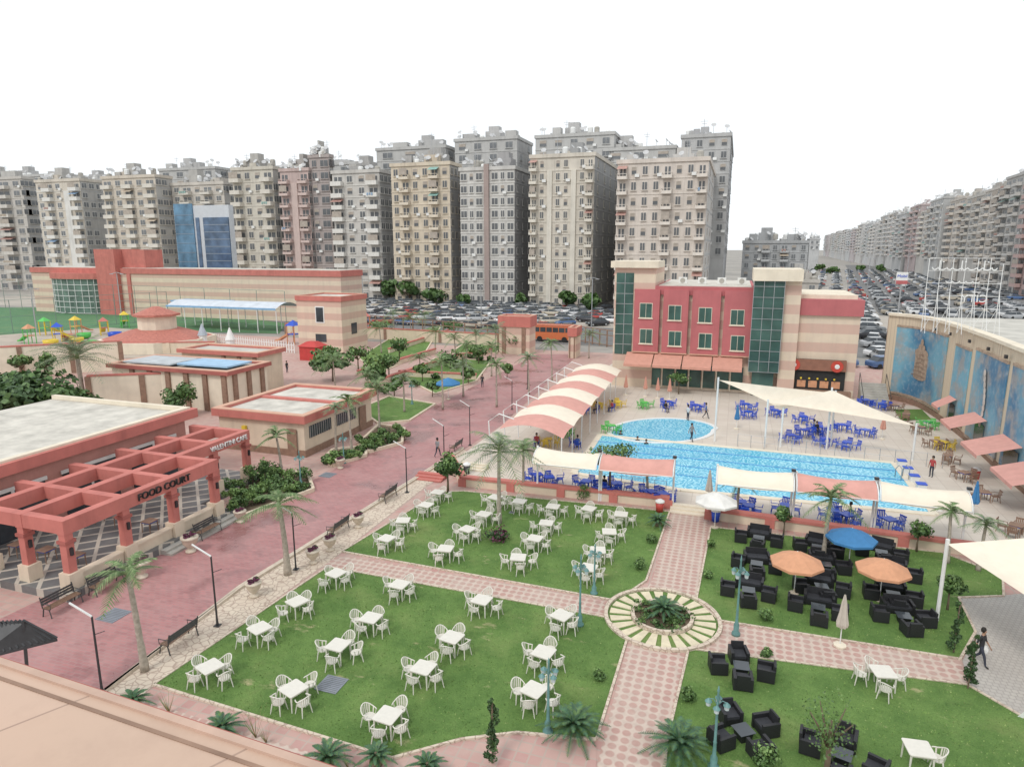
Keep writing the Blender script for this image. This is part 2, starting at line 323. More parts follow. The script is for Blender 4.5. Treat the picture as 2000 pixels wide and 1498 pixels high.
def palm(px,py,pc,L,label,n=16,tr=.11,group=None,droop=.7,name='palm_tree',bulge=1.35,pale=False,e0=.15,e1=1.2):
    x,y=G(px,py); h=zat(pc,x,y); t=thing(name,label,'palm tree',(x,y,0),rnd.uniform(0,6),group)
    b=MB(); k=12; lean=rnd.uniform(-.12,.12); pts=[];rr=[]
    for i in range(k+1):
        f=i/k; pts.append((lean*f*f*2,lean*f,h*f)); rr.append(tr*(bulge-(bulge-1)*min(1,f*3))*(1-.3*f)*(1.06 if i%2 else .97))
    b.tube(pts,rr,9); b.build('trunk',trunkm,t,True)
    b=MB(); b.tube([(lean*2,lean,h-.02),(lean*2,lean,h+L*.22)],[tr*.72,.04],7); b.build('crownshaft',Pfl,t,True)
    b=MB()
    for i in range(n):
        f=i/n; frond(b,(lean*2,lean,h+L*.15*f),i*2.4+rnd.uniform(-.3,.3),e0+(e1-e0)*f+rnd.uniform(-.1,.1),L*rnd.uniform(.75,1.08)*(1-.15*f),droop*rnd.uniform(.65,1.25),lw=.24,leafw=.032 if L>1.4 else .024)
    b.build('crown',[Pfl,Pg if pale else Pf,Pfl],t); return t
palm(975,1022,885,2.7,'tall feather palm with the widest crown, on the upper left lawn',21,.12,pale=True)
palm(562,1122,985,1.95,'royal palm on the cobble strip between two lamp posts',12,.14)
palm(283,1310,1125,1.65,'royal palm standing nearest the foreground at the left lawn corner',11,.12)
palm(551,932,852,1.6,'slim palm beside the small flat roofed kiosk building',12,.09)
palm(1607,1098,975,1.65,'palm among the black rattan sofas on the right lawn',15,.1)
for i,(a,c,d,l,w) in enumerate([(1033,770,702,1.8,'beside the left shade canopy row'),(970,795,715,1.8,'on right kerb of the red road middle'),(865,800,710,2.0,'left of the road by the blue parasol'),
 (790,805,742,1.8,'behind the planted bed left of the road'),(742,850,760,2.1,'over the planted bed beside kiosk corner'),(688,892,785,1.5,'in front of the kiosk grey windows'),(657,885,800,1.3,'leftmost of the pair before kiosk wall'),
 (745,690,642,2.9,'near the cream tower annex'),(803,665,622,2.8,'on far garden behind white fence end'),(968,700,650,3.1,'beside the red gate pillar'),(910,730,680,2.7,'in the far garden centre'),(850,690,650,2.8,'in the far garden left of gate'),
 (1437,1010,940,1.2,'small one behind the cream front canopy'),(1265,965,915,1.1,'small one behind the lawn wall by blue chairs'),(1850,1100,1005,1.2,'leftmost of the pair by right shade sail'),(1910,1115,1025,1.2,'rightmost of the pair by right shade sail'),
 (1022,960,880,1.5,'behind the widest palm by the deck wall'),(1078,745,672,1.7,'between canopy posts at the far road end'),(930,690,655,2.7,'left of the gate on far lawn'),(820,720,700,2.2,'low one over far lawn path'),(655,760,705,2.5,'low bushy one behind kiosk roof'),
 (770,655,615,3.0,'nearest the street wall on far garden, left'),(830,650,618,2.8,'nearest the street wall on far garden, middle'),(960,735,680,2.3,'on left road edge below the gatehouse'),(905,775,715,2.0,'right of the blue parasol'),(720,800,735,2.2,'at the kiosk far corner'),(890,700,662,2.4,'inside the far lawn, right half'),(1150,700,655,2.2,'at the far end of the canopy row')]):
    palm(a,c,d,l,'feather palm '+w,14,.09,pale=(i%3==0))
palm(165,800,700,4.4,'large grey green date palm behind the food court roof',34,.25,pale=True,droop=.55)
for i,(a,c,d,w) in enumerate([(700,722,672,60),(735,745,690,60),(780,700,655,44),(845,775,740,34),(880,720,680,44),(935,710,672,44),(1000,690,650,44),(770,775,735,36),(825,745,710,34),(915,750,716,30),(640,715,675,60),(990,740,708,26),(745,660,625,44),(885,655,625,44)]):
    broadleaf(a,c,d,w,'small leafy garden tree in the far left garden, %s planted'%ORD[i],dens=380,size=.2,group='leafy trees in the far garden',trunkfrac=.3,mats=[[Ld,Lm,Ll],[Lm,Lm,Ll]][i%2])
def cycad(px,py,L,label,n=26,z=0):
    x,y=G(px,py); t=thing('cycad',label,'plant',(x,y,z),rnd.uniform(0,6)); b=MB(); b.lathe([(.16,0),(.2,.15),(.17,.35),(.05,.45)],n=9); b.build('trunk',barkm,t,True)
    b=MB()
    for i in range(n): frond(b,(0,0,.35),i*2.4,.15+1.15*i/n,L*rnd.uniform(.85,1.1),.5,24,.16,.02,.05)
    b.build('crown',[Cyc,Cyc,Lm],t)
cycad(1325,1470,1.1,'dark cycad beside the lower end of the central path',38); cycad(1120,1435,1.05,'dark cycad at the lower right corner of left lawn',38)
cycad(1295,1208,.85,'cycad in the middle of the round flower bed',30,.1); cycad(1285,1028,.75,'cycad beside the steps at upper end of central path')
cycad(262,1385,.6,'spiky low plant by the foreground roof edge, leftmost'); cycad(435,1440,.75,'spiky low plant by the foreground roof edge, middle'); cycad(640,1500,.8,'spiky low plant by the foreground roof edge, right'); cycad(735,1495,.6,'spiky low plant behind bottom lawn tip'); cycad(835,1515,.6,'spiky low plant at bottom frame below lawn')
x,y=G(1293,1208)
t=thing('flower_bed_plants','low green ground plants filling the round bed','plants',(x,y,.1)); b=MB()
for i in range(16):
    a=i*2.4; r=Rr*.48*math.sqrt((i+1)/16); leafcloud(b,(r*cos(a),r*sin(a),.10),(.42,.42,.16),140,.05,4,seed=i)
b.build('foliage',LF,t)
for a,c,w,l in [(1170,1328,26,'by lower right edge of lower left lawn'),(1343,1368,34,'on lower right lawn beside the central path'),(1495,1212,30,'before the black rattan sets'),(1250,1112,26,'on left edge of the central path'),(1272,1060,20,'left of the central path near steps'),(1381,1130,20,'right of central path by black sofas'),(1388,1070,20,'right of the central path near the wall'),(1495,1500,56,'cut by the bottom frame edge'),(1495,1283,24,'beside four black armchairs'),(1140,975,34,'at the pool wall behind white tables')]:
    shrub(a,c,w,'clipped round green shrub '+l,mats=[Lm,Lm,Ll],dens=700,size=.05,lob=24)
shrub(975,1056,60,'dark purple shrub ring around the widest palm',mats=[purple,Ld,purple],hs=.45,dens=600)
for i in range(22):
    a=452+i%8*20+rnd.uniform(-8,8); c=1002-(i%8)*6+(i//8)*-20
    shrub(a,c,rnd.uniform(34,52),'leafy bush in the planting bed beside food court, %s'%ORD[i],'leafy_bush',hs=rnd.uniform(.6,.95),dens=380,group='bushes in the food court bed',lob=6,size=.08,mats=[LF,[Ld,Lm,Lm],[Lm,Ll,Ll]][i%3])
for i in range(12): shrub(708+i*7.5,868-i*2.4+ (i%3)*9,30,'low bush in the bed left of the road, %s'%ORD[i],'leafy_bush',hs=.7,dens=220,group='bushes in the roadside bed',lob=5,size=.1,mats=[LF,[Lm,Ll,Ll]][i%2])
for i in range(9): shrub(638+i*8.5,905-i*2.5+(i%2)*8,28,'low bush in front of the kiosk, %s'%ORD[i],'leafy_bush',hs=.7,dens=220,group='bushes before the kiosk',lob=5,size=.1,mats=[LF,[Lm,Ll,Ll]][i%2])
for i in range(16): shrub(720+i*17+rnd.uniform(-6,6),760-i*5+(i%3)*10,24,'low hedge bush in the far garden, %s'%ORD[i],'leafy_bush',hs=.6,dens=150,group='hedge bushes in the far garden',lob=5,size=.16)
broadleaf(875,962,884,56,'round crowned small tree by the steps at the upper lawn corner',dens=1100)
broadleaf(352,815,748,68,'flat clipped round tree left of the kiosk',dens=1300,size=.16,mats=[Ld,Lm,Lm],trunkfrac=.1)
broadleaf(50,850,712,230,'large dark tree behind the food court roof, leftmost',dens=4200,size=.25,mats=[Ld,Ld,Lm],trunkfrac=.05)
broadleaf(150,850,742,150,'dark bushy tree touching the food court roof edge',dens=2600,size=.22,mats=[Ld,Lm,Lm],trunkfrac=.05)
broadleaf(45,740,690,46,'small clipped tree before the long cream wall',dens=500,size=.2,trunkfrac=.3)
broadleaf(95,745,688,40,'second clipped tree before the long cream wall',dens=500,size=.2,trunkfrac=.3)
broadleaf(1190,965,868,120,'airy spreading tree between pool and blue chairs',dens=900,size=.09,trunkfrac=.55)
broadleaf(1790,1078,1012,46,'small round tree behind the blue parasol right',dens=600,size=.08); broadleaf(1530,1045,988,32,'small round tree before the cream canopy',dens=500,size=.08); broadleaf(1850,1192,1122,56,'round tree at the right lawn edge',dens=1000,size=.08)
broadleaf(518,948,890,26,'little standard ball tree in the bed by food court',dens=400,size=.08); broadleaf(1610,1530,1340,120,'feathery young tree over lower right lawn at bottom',dens=520,size=.045,trunkfrac=.3,mats=[Lm,Lm,Ll])
broadleaf(735,770,705,60,'leafy tree above the bed left of road',dens=900,size=.17); broadleaf(650,745,690,100,'bushy palm-like tree behind kiosk roof',dens=1200,size=.22); broadleaf(760,740,690,50,'small tree beside the far garden wall',dens=600,size=.17)
broadleaf(1325,770,725,40,'green tree before the club building shop fronts',dens=500,size=.15)
for i,(a,c,d,w) in enumerate([(700,598,575,30),(765,590,545,50),(800,592,550,60),(850,596,560,50),(905,600,575,30),(1108,605,565,40),(1155,610,572,40),(1340,560,525,50),(20,520,496,60),(120,515,500,30),(1020,600,572,26),(1250,520,500,30),(480,540,510,40),(570,545,512,30)]):
    broadleaf(a,c,d,w,'distant street tree by the apartment row, %s in planting order'%ORD[i],dens=350,size=.7,group='street trees by apartments',trunkfrac=.2,mats=[Ld,Lm,Lm])
for i,(a,c,d,w) in enumerate([(1625,535,522,24),(1680,530,518,18),(1720,532,517,20),(1600,530,515,20)]):
    broadleaf(a,c,d,w,'far tree beside the distant avenue, %s from left'%ORD[i],dens=260,size=.9,group='far avenue trees',trunkfrac=.1,mats=[Lm,Lm,Lm])
def topiary(px,py,pt,label):
    x,y=G(px,py); h=zat(pt,x,y); t=thing('topiary_conifer',label,'topiary',(x,y,0),rnd.uniform(0,6)); b=MB(); b.tube([(0,0,0),(0,0,h*.95)],.03,6); b.build('trunk',barkm,t); b=MB()
    for i in range(9):
        f=i/8; a=i*1.5; leafcloud(b,(.06*cos(a),.06*sin(a),h*(.17+.78*f)),(.26-.14*f,.26-.14*f,h*.085),260,.035,4,seed=i)
    b.build('crown',[Ld,Ld,Lm],t)
topiary(962,1490,1362,'spiral clipped conifer at the bottom centre'); topiary(1862,1275,1175,'narrow conifer at right lawn corner, the farther one'); topiary(1890,1345,1240,'narrow conifer at right lawn corner, the nearer one')
for i,(a,c,d) in enumerate([(330,1392,1345),(500,1440,1370),(520,1450,1410),(680,1500,1455)]):
    x,y=G(a,c); h=zat(d,x,y); t=thing('spiky_plant','upright grassy plant in the bottom left strip, %s from left'%ORD[i],'plant',(x,y,0)); b=MB()
    for j in range(14): 
        q=j*2.4; b.mi=j%3; b.add([(0,.02,0),(0,-.02,0),(h*.35*cos(q),h*.35*sin(q),h*rnd.uniform(.6,1))],[(0,1,2)])
    b.build('leaves',[Ll,Pfl,orangecl],t)
# ---------- furniture protos
def chairp():
    r=thing('garden_chair'); b=MB(); b.prism([(.22*cos(a)*1.05,-.02+.23*sin(a)) for a in [i*PI/8+.2 for i in range(16)]],.40,.44); b.build('seat',whitepl,r)
    b=MB(); A=[R(-35)+R(250)*i/14 for i in range(15)]
    def rim(a,z,rr): return (rr*cos(a),rr*sin(a),z)
    def zt(a): return .64+.20*max(0,sin(a))**1.5
    b.tube([rim(a,zt(a),.29) for a in A],.022,5)
    for i in range(14):
        if i%2==0 or 3<i<11:
            a,c=A[i],A[i+1]; c=a+(c-a)*(.62); b.add([rim(a,.42,.24),rim(c,.42,.24),rim(c,zt(c),.285),rim(a,zt(a),.285)],[(0,1,2,3)])
    b.build('backrest',whitepl,r)
    for sx,sy in ((-1,-1),(1,-1),(-1,1),(1,1)):
        b=MB(); b.tube([(sx*.17,sy*.16,.41),(sx*.23,sy*.23,0)],[.028,.018],6); b.build('leg',whitepl,r)
    return r
def tablep(name,s=.8,h=.73,m=whitepl):
    r=thing(name); b=MB(); b.prism([(s/2*x,s/2*y) for x,y in ((-1,-.9),(-.9,-1),(.9,-1),(1,-.9),(1,.9),(.9,1),(-.9,1),(-1,.9))],h-.035,h); b.build('table_top',m,r)
    b=MB(); q=s/2-.05
    b.box(-q,-q,h-.1,q,-q+.02,h-.036); b.box(-q,q-.02,h-.1,q,q,h-.036); b.box(-q,-q+.021,h-.1,-q+.02,q-.021,h-.036); b.box(q-.02,-q+.021,h-.1,q,q-.021,h-.036); b.build('apron',m,r)
    for x in (-1,1):
        for y in (-1,1): bb=MB(); bb.tube([(x*(q-.03),y*(q-.03),h-.06),(x*(q-.01),y*(q-.01),0)],[.04,.025],6); bb.build('leg',m,r)
    return r
CH=Pr(chairp()); TB=Pr(tablep('garden_table',.86))
def tset(px,py,rz,where,miss=(),dt=CH,tt=TB,col=None,desc='white plastic chair',tdesc='square white plastic table',gap=.63,ztop=.73,z0=.03):
    x,y=G(px,py,ztop*KF+z0)
    tt.put(x,y,z0,rz,'%s %s'%(tdesc,where),'table',None,KF,col)
    for k,wn in enumerate(('near','right','far','left')):
        if wn in miss: continue
        a=rz-PI/2+k*PI/2+rnd.uniform(-.3,.3); d=(gap+rnd.uniform(-.05,.2))*KF
        dt.put(x+cos(a)*d,y+sin(a)*d,z0,a-PI/2+rnd.uniform(-.6,.6),'%s, %s side, at table %s'%(desc,wn,where),'chair',None,KF,col)
lowl=[[(410,1300),(573,1343),(757,1395),(1043,1345)],[(507,1225),(660,1258),(827,1302),(1062,1272)],[(580,1173),(724,1205),(883,1243),(1097,1200)],[(656,1118),(780,1140),(941,1170),(1150,1107)]]
rows=['nearest row','second row','third row','far row']; 
for r,L in enumerate(lowl):
    for k,(a,c) in enumerate(L): tset(a,c,-GA+R(-12)+rnd.uniform(-.2,.2),'%s in %s, lower left lawn'%(ORD[k],rows[r]))
upl=[[(755,1050),(870,1070),(1012,1087)],[(787,1015),(913,1032),(1045,1050),(1168,1073)],[(832,985),(945,1003),(1067,1020),(1190,1037)],[(855,960),(967,970),(1015,978),(1080,988),(1150,992),(1213,1003)]]
for r,L in enumerate(upl):
    for k,(a,c) in enumerate(L): tset(a,c,-GA+rnd.uniform(-.3,.3),'%s in %s, upper left lawn'%(ORD[k],rows[r]))
tset(1725,1310,-.1,'alone on lower right lawn'); tset(1795,1460,-.2,'at bottom right corner',miss=('near','far','left'))
def bchairp():
    r=thing('plastic_armchair'); b=MB(); b.box(-.23,-.23,.40,.23,.23,.43); b.build('seat',bluepl,r)
    b=MB()
    for i in range(5): x=-.2+i*.1; b.add([(x-.035,.21,.43),(x+.035,.21,.43),(x+.04,.30,.84),(x-.04,.30,.84)],[(0,1,2,3)])
    b.box(-.25,.28,.80,.25,.32,.88)
    for k in (-1,1): b.box(k*.26-.025,-.2,.62,k*.26+.025,.3,.65); b.tube([(k*.26,-.2,.63),(k*.24,-.2,.42)],.02,4)
    b.build('backrest',bluepl,r)
    for x in (-1,1):
        for y in (-1,1): b=MB(); b.tube([(x*.2,y*.2,.41),(x*.25,y*.26,0)],[.03,.02],5); b.build('leg',bluepl,r)
    return r
BC=Pr(bchairp()); BT=Pr(tablep('plastic_table',.75,.72,bluepl))
dk=[(1305,783,'before left shop awnings'),(1360,790,'before middle shop awnings'),(1458,788,'back left under big sail'),(1462,803,'front left under big sail'),(1515,800,'beside glass tower base'),(1570,812,'under middle of big sail'),(1545,848,'by pool rope, leftmost'),(1572,838,'by pool rope, second'),(1612,855,'by pool rope, third'),(1655,862,'by pool rope, fourth'),(1645,828,'under big sail tip, left'),(1690,838,'under big sail tip, right'),(1600,832,'under big sail, centre'),
 (1050,925,'left behind upper lawn wall'),(1073,930,'second behind upper lawn wall'),(1145,938,'third behind upper lawn wall'),(1178,948,'fourth behind upper lawn wall'),(1205,942,'fifth behind upper lawn wall'),(1268,958,'sixth behind upper lawn wall'),(1295,962,'last behind upper lawn wall'),(1447,978,'by cream canopy, left'),(1462,985,'by cream canopy, right'),(1535,985,'under red canopy edge'),(1628,995,'behind right lawn wall, left'),(1655,1003,'behind right lawn wall, middle'),(1738,1012,'behind right lawn wall, right'),(1692,780,'by outside stairs, left'),(1722,787,'by outside stairs, right')]
for a,c,w in dk: tset(a,c,rnd.uniform(-.5,.5),w,dt=BC,tt=BT,desc='blue plastic armchair',tdesc='blue plastic table',z0=.02,gap=.68)
for a,c,w,cc,cn in [(1260,785,'near left awnings',greenpl,'green'),(1207,783,'at canopy end',yellowpl,'yellow'),(1168,786,'beside canopy',yellowpl,'yellow'),(1105,838,'under the left canopy',greenpl,'green'),(1072,856,'under nearest canopy panel',yellowpl,'yellow'),(1195,830,'by the small pool',greenpl,'green'),(1845,862,'by the mural wall',yellowpl,'yellow'),(1812,822,'by the mural wall corner',greenpl,'green')]:
    tset(a,c,rnd.uniform(-.5,.5),w,dt=BC,tt=BT,col=cc,desc=cn+' plastic armchair',tdesc=cn+' plastic table',z0=.02,gap=.65)
def armc(name,w):
    r=thing(name); b=MB(); h=w/2; b.box(-h+.13,-.33,.06,h-.13,.3,.32); b.build('seat_base',rattan,r)
    for k in (-1,1): b=MB(); b.box(min(k*h,k*(h-.125)),-.36,.04,max(k*h,k*(h-.125)),.36,.60); b.build('armrest',rattan,r)
    b=MB(); b.add([(-h+.127,.24,.06),(h-.127,.24,.06),(h-.127,.36,.06),(-h+.127,.36,.06),(-h+.127,.30,.78),(h-.127,.30,.78),(h-.127,.40,.76),(-h+.127,.40,.76)],BF); b.build('backrest',rattan,r)
    k=1 if w<1 else 2; ww=(w-.27)/k
    for i in range(k):
        x=-h+.135+ww*i; b=MB(); b.box(x+.005,-.34,.322,x+ww-.005,.22,.44); b.build('cushion',cushion,r)
    return r
AC=Pr(armc('rattan_armchair',.8)); SO=Pr(armc('rattan_sofa',1.45))
r=thing('rattan_table'); b=MB(); b.cbox(0,0,0,.42,.42,.38,0,1.25); b.build('table_base',rattan,r); b=MB(); b.box(-.32,-.32,.381,.32,.32,.40); b.build('table_top',glassm('smoked_glass',(.06,.07,.08)),r); RT=Pr(r)
def rset(px,py,where,four=False,rz=None):
    x,y=G(px,py,.34); rz=-GA+rnd.uniform(-.12,.12) if rz is None else rz
    RT.put(x,y,.03,rz,'low black rattan table %s'%where,'table',None,KF)
    for k,wn in enumerate(('near','right','far','left')):
        a=rz-PI/2+k*PI/2+rnd.uniform(-.08,.08); P=SO if (wn=='far' and not four) else AC; d=rnd.uniform(.9,1.05)*KF
        P.put(x+cos(a)*d,y+sin(a)*d,.03,a-PI/2+rnd.uniform(-.16,.16),'black rattan %s, %s side of set %s'%('sofa' if P is SO else 'armchair',wn,where),'sofa' if P is SO else 'armchair',None,KF*.97)
for a,c,w in [(1482,1050,'left column back'),(1478,1100,'left column middle'),(1462,1152,'left column front'),(1597,1068,'centre column back'),(1612,1102,'centre column second'),(1605,1145,'centre column third'),(1598,1185,'centre column front'),(1722,1078,'right column back'),(1745,1115,'right column second'),(1745,1160,'right column third'),(1765,1202,'right column front')]: rset(a,c,w)
rset(1448,1300,'on lower right lawn by path',True); rset(1452,1425,'near front teal lamp',True,.3); rset(1645,1472,'at bottom centre right',True,-.6)
def umb(name,m,r0=1.35,n=8,h=2.3):
    r=thing(name); b=MB(); b.tube([(0,0,0),(0,0,h+.1)],.025,6); b.build('pole',white,r); b=MB(); b.lathe([(.25,0),(.25,.06),(.06,.1),(.04,.25)],n=10); b.build('base',stone,r)
    b=MB(); V=[(r0*cos(2*PI*i/n),r0*sin(2*PI*i/n),h-.52) for i in range(n)]
    vs=[(0,0,h+.08)]+[(x*.55,y*.55,h-.20) for x,y,z in V]+V+[(x,y,z-.13) for x,y,z in V]
    fs=[(0,1+i,1+(i+1)%n) for i in range(n)]+[(1+i,1+n+i,1+n+(i+1)%n,1+(i+1)%n) for i in range(n)]+[(1+n+i,1+2*n+i,1+2*n+(i+1)%n,1+n+(i+1)%n) for i in range(n)]
    b.add(vs,fs); b.build('canopy',m,r)
    for i in range(n): b=MB(); t=2*PI*i/n; b.tube([(0,0,h-.05),(r0*.97*cos(t),r0*.97*sin(t),h-.58)],.01,4); b.build('rib',white,r)
    return r
UO=Pr(umb('parasol',orangecl))
def uput(px,pyt,label,m,h=2.38,sc=.84):
    x,y=G(px,pyt,h*sc); UO.put(x,y,.03,rnd.uniform(0,1),label,'parasol',None,sc,m)
uput(1558,1078,'open orange parasol over rattan set, the left one',orangecl); uput(1727,1092,'open orange parasol over rattan set, the right one',orangecl,sc=.82); uput(1665,1032,'open blue parasol over rattan sets',bluecl,sc=.84)
uput(1400,962,'open white parasol by the deck steps',M('white_cloth',(.7,.68,.64),.8),sc=.86); uput(875,738,'small open blue parasol left of the red road',bluecl,sc=.95)
r=thing('closed_parasol'); b=MB(); b.tube([(0,0,0),(0,0,2.5)],.025,6); b.build('pole',white,r); b=MB(); b.lathe([(.28,0),(.28,.08),(.05,.12)],n=8); b.build('base',creamL,r); b=MB(); b.lathe([(.20,.95),(.23,1.1),(.15,1.6),(.14,1.7),(.10,2.1),(.03,2.5)],n=14,rip=.18); b.build('canopy',beigecl,r); UC=Pr(r)
for a,c,l,m in [(1640,1262,'closed beige parasol on the right lawn corner',beigecl),(1383,985,'closed grey parasol by pool corner',beigecl),(1260,775,'closed terracotta parasol before shops, second from left',terra),(1284,778,'closed terracotta parasol before shops, third from left',terra),(1307,780,'closed terracotta parasol before shops, fourth from left',terra),(1222,772,'closed terracotta parasol before shops, leftmost',terra),(1438,838,'closed blue parasol by the pool',bluecl),(1722,858,'closed terracotta parasol under sail tip',terra),(1900,1010,'closed navy parasol by right canopy end',bluecl)]:
    x,y=G(a,c); UC.put(x,y,.02,0,l,'parasol',None,.86,m)
# lamps
r=thing('ornate_lamp_post'); b=MB(); b.lathe([(.2,0),(.2,.1),(.12,.2),(.13,.5),(.07,.65),(.055,1.2),(.07,1.25),(.05,1.3),(.04,3.2),(.055,3.3),(.03,3.6),(.05,3.65),(.01,3.9)],n=10); b.build('pole',teal,r,True)
for i in range(4):
    a=i*PI/2+.4; k=.30; b=MB(); b.tube([(0,0,3.0),(.15*cos(a),.15*sin(a),3.25),(k*cos(a),k*sin(a),3.2)],.018,5); b.build('arm',teal,r)
    b=MB(); b.lathe([(.03,2.86),(.08,2.9),(.10,3.08)],k*cos(a),k*sin(a),8); l=b.build('lantern',lampglass,r); b=MB(); b.lathe([(.13,3.08),(.09,3.14),(.02,3.22)],k*cos(a),k*sin(a),8); b.build('lantern_cap',teal,l)
OL=Pr(r)
for a,c,t,l in [(1132,1222,1082,'at left end of cross path'),(1070,1430,1285,'on lower left lawn corner'),(1160,1160,1062,'on upper left lawn corner'),(1437,1240,1085,'right of the round bed'),(1393,1500,1340,'beside the front black armchairs'),(588,950,880,'beside the small kiosk'),(672,905,845,'before the kiosk, right'),(805,790,745,'in far garden')]:
    x,y=G(a,c); h=zat(t,x,y); OL.put(x,y,.02,rnd.uniform(0,1),'teal lamp post with four lanterns '+l,'lamp post',None,(.85,.85,h/3.9))
r=thing('street_lamp'); b=MB(); b.tube([(0,0,0),(0,0,.5),(0,0,4.4)],[.07,.05,.04],8); b.cbox(0,0,0,.3,.3,.05); b.build('pole',black,r); b=MB(); b.add([(-.95,-.04,5.05),(-.95,.04,5.05),(0,.04,4.38),(0,-.04,4.38),(-.95,-.04,5.11),(-.95,.04,5.11),(0,.04,4.44),(0,-.04,4.44)],[(0,1,2,3),(7,6,5,4),(0,4,5,1),(1,5,6,2),(2,6,7,3),(3,7,4,0)]); b.build('lamp_head',white,r)
b=MB(); b.tube([(0,0,3.4),(.5,0,3.65)],.02,5); b.build('arm',black,r); SL=Pr(r)
for i,(a,c,t) in enumerate([(200,1355,1180),(425,1222,1065),(578,1112,985),(795,962,862),(868,920,818),(918,870,782),(1000,800,735),(1030,760,705)]):
    x,y=G(a,c); h=zat(t,x,y); SL.put(x,y,.01,-GA+.2,'black street lamp with slanted white head on road edge, %s from front'%ORD[i],'street lamp',None,(.8,.8,h/5.1))
for i,(a,c,t) in enumerate([(240,640,535),(72,650,565),(940,640,560),(1155,640,545),(710,610,530),(1612,640,560),(1690,600,505),(1765,590,500),(1850,580,495),(1655,570,510)]):
    x,y=G(a,c); h=zat(t,x,y); t_=thing('light_mast','tall grey light mast %s'%['by the sports hall','in the sports field corner','behind the far garden','left of club building','at the parking left end','right of club building','in the right car park, near','in the right car park, middle','in the right car park, behind sign','in the right car park, far'][i],'light mast',(x,y,0),i); b=MB(); b.tube([(0,0,0),(0,0,h)],[.12,.07],6); b.build('pole',metalp,t_); b=MB(); b.tube([(-1,0,h),(0,0,h+.25),(1,0,h)],.05,4); b.cbox(-1,0,h-.1,.6,.25,.12); b.cbox(1,0,h-.1,.6,.25,.12); b.build('lamp_head',metalp,t_)
# benches
r=thing('park_bench'); b=MB()
for i in range(4): b.box(-.8,-.2+i*.11,.43,.8,-.11+i*.11,.46)
b.build('seat',wood,r); b=MB()
for i in range(3): b.box(-.8,.25+i*.03,.55+i*.12,.8,.28+i*.03,.64+i*.12)
for i in range(9): b.tube([(-.7+i*.175,.26,.5),(-.7+i*.175,.34,.9)],.01,4)
b.build('backrest',iron,r)
for k in (-1,1): b=MB(); b.tube([(k*.78,-.25,0),(k*.78,-.15,.42),(k*.78,.25,.42),(k*.78,.36,.95)],.03,5); b.tube([(k*.78,.3,0),(k*.78,.2,.42)],.03,5); b.tube([(k*.78,-.22,.42),(k*.78,-.25,.66),(k*.78,.28,.68)],.022,5); b.build('side_frame',iron,r)
BN=Pr(r)
for i,(a,c,rz) in enumerate([(125,1190,PI/2),(210,1150,PI/2),(408,1045,PI/2),(350,1258,-PI/2),(660,1040,-PI/2),(757,975,-PI/2),(890,880,-PI/2)]):
    x,y=G(a,c); BN.put(x,y,.012,rz-GA,'dark iron and wood bench beside red road, %s'%['at pergola front corner','between the pergola columns','at pergola far steps','on the cobbles nearest camera','on the cobbles middle','on the cobbles by the street lamp','by the pool deck corner'][i],'bench',None,.9)
# urns
r=thing('urn_planter'); b=MB(); b.lathe([(.22,0),(.22,.08),(.1,.14),(.12,.2),(.30,.42),(.34,.62),(.38,.66),(.36,.72)],n=14); b.build('urn',stone,r,True); b=MB(); leafcloud(b,(0,0,.82),(.33,.33,.2),160,.07,5,seed=3); b.build('plant',[purple,purple,Lm],r); UR=Pr(r)
for i,(a,c) in enumerate([(497,1165),(612,1100),(645,1075),(700,1030),(470,1020),(665,915),(278,1128),(373,1078)]):
    x,y=G(a,c); UR.put(x,y,.02,0,'cream stone urn with purple plants, %s'%['on cobbles nearest the camera','on cobbles by the tall palm','on cobbles at lawn corner','on cobbles by the third bench','at the bush bed','before the kiosk bushes','at the near pergola steps','at the far pergola steps'][i],'planter',None,.95 if i<6 else 1.15)
# ---------- food court
U0=-34.5; FT=thing('food_court_building','cream and red flat roofed food court building behind the pergola','building',(*XY(U0,10),0),-GA)
courtred=M('court_wall',(.52,.26,.22),.85,.12,1,streak=.25)
b=MB(); b.box(-12,0,0,0,24,4.3); b.build('wall',courtred,FT)
b=MB(); b.box(-12,0,4.301,0,24,4.33); b.build('roof',rooflight,FT)
b=MB(); b.box(-.1,-.3,4.34,.3,24.3,4.62); b.box(-12,24.0,4.34,-.101,24.3,4.62); b.build('parapet',creamL,FT); b=MB(); b.box(.3,-.3,3.9,.6,24.6,4.5); b.box(-12,24.302,3.9,.298,24.6,4.5); b.build('cornice',redp,FT)
for i in range(5): b=MB(); b.box(.01,2+i*4.4,.3,.06,5.4+i*4.4,2.9); w=b.build('shop_window',darkglass,FT); b=MB(); b.box(.061,1.9+i*4.4,2.9,.12,5.5+i*4.4,3.1); b.box(.061,3.6+i*4.4,.3,.1,3.75+i*4.4,2.9); b.build('frame',white,w)
b=MB(); b.box(.0,9.3,2.45,.13,11.,3.4); b.build('shop_sign',M('sign_blue',(.05,.25,.5),.5),FT)
PG=thing('pergola','salmon red pergola grid of deep beams before the food court','pergola',(*XY(-27,19.5),0),-GA)
zb=2.9; ht=.64; fl=MB(); fl.box(-7.4,-.6,.0,.5,9.6,.35); fl.box(-7.4,9.6,0,-2,15.2,.35); fl.build('terrace_floor',checker,PG)
for v in [0,2.9,5.8,8.7]: b=MB(); b.box(-6.8,v-.2,zb+.01,.219,v+.2,zb+ht-.01); b.build('cross_beam',redp,PG)
for v in [11.5,14.3]: b=MB(); b.box(-6.8,v-.2,zb+.01,-2.281,v+.2,zb+ht-.01); b.build('cross_beam',redp,PG)
for u in (0,-2.5,-5): 
    b=MB(); b.box(u-.22,-.22,zb-.02,u+.22,8.92 if u==0 else 14.52,zb+ht); b.build('long_beam',redp,PG)
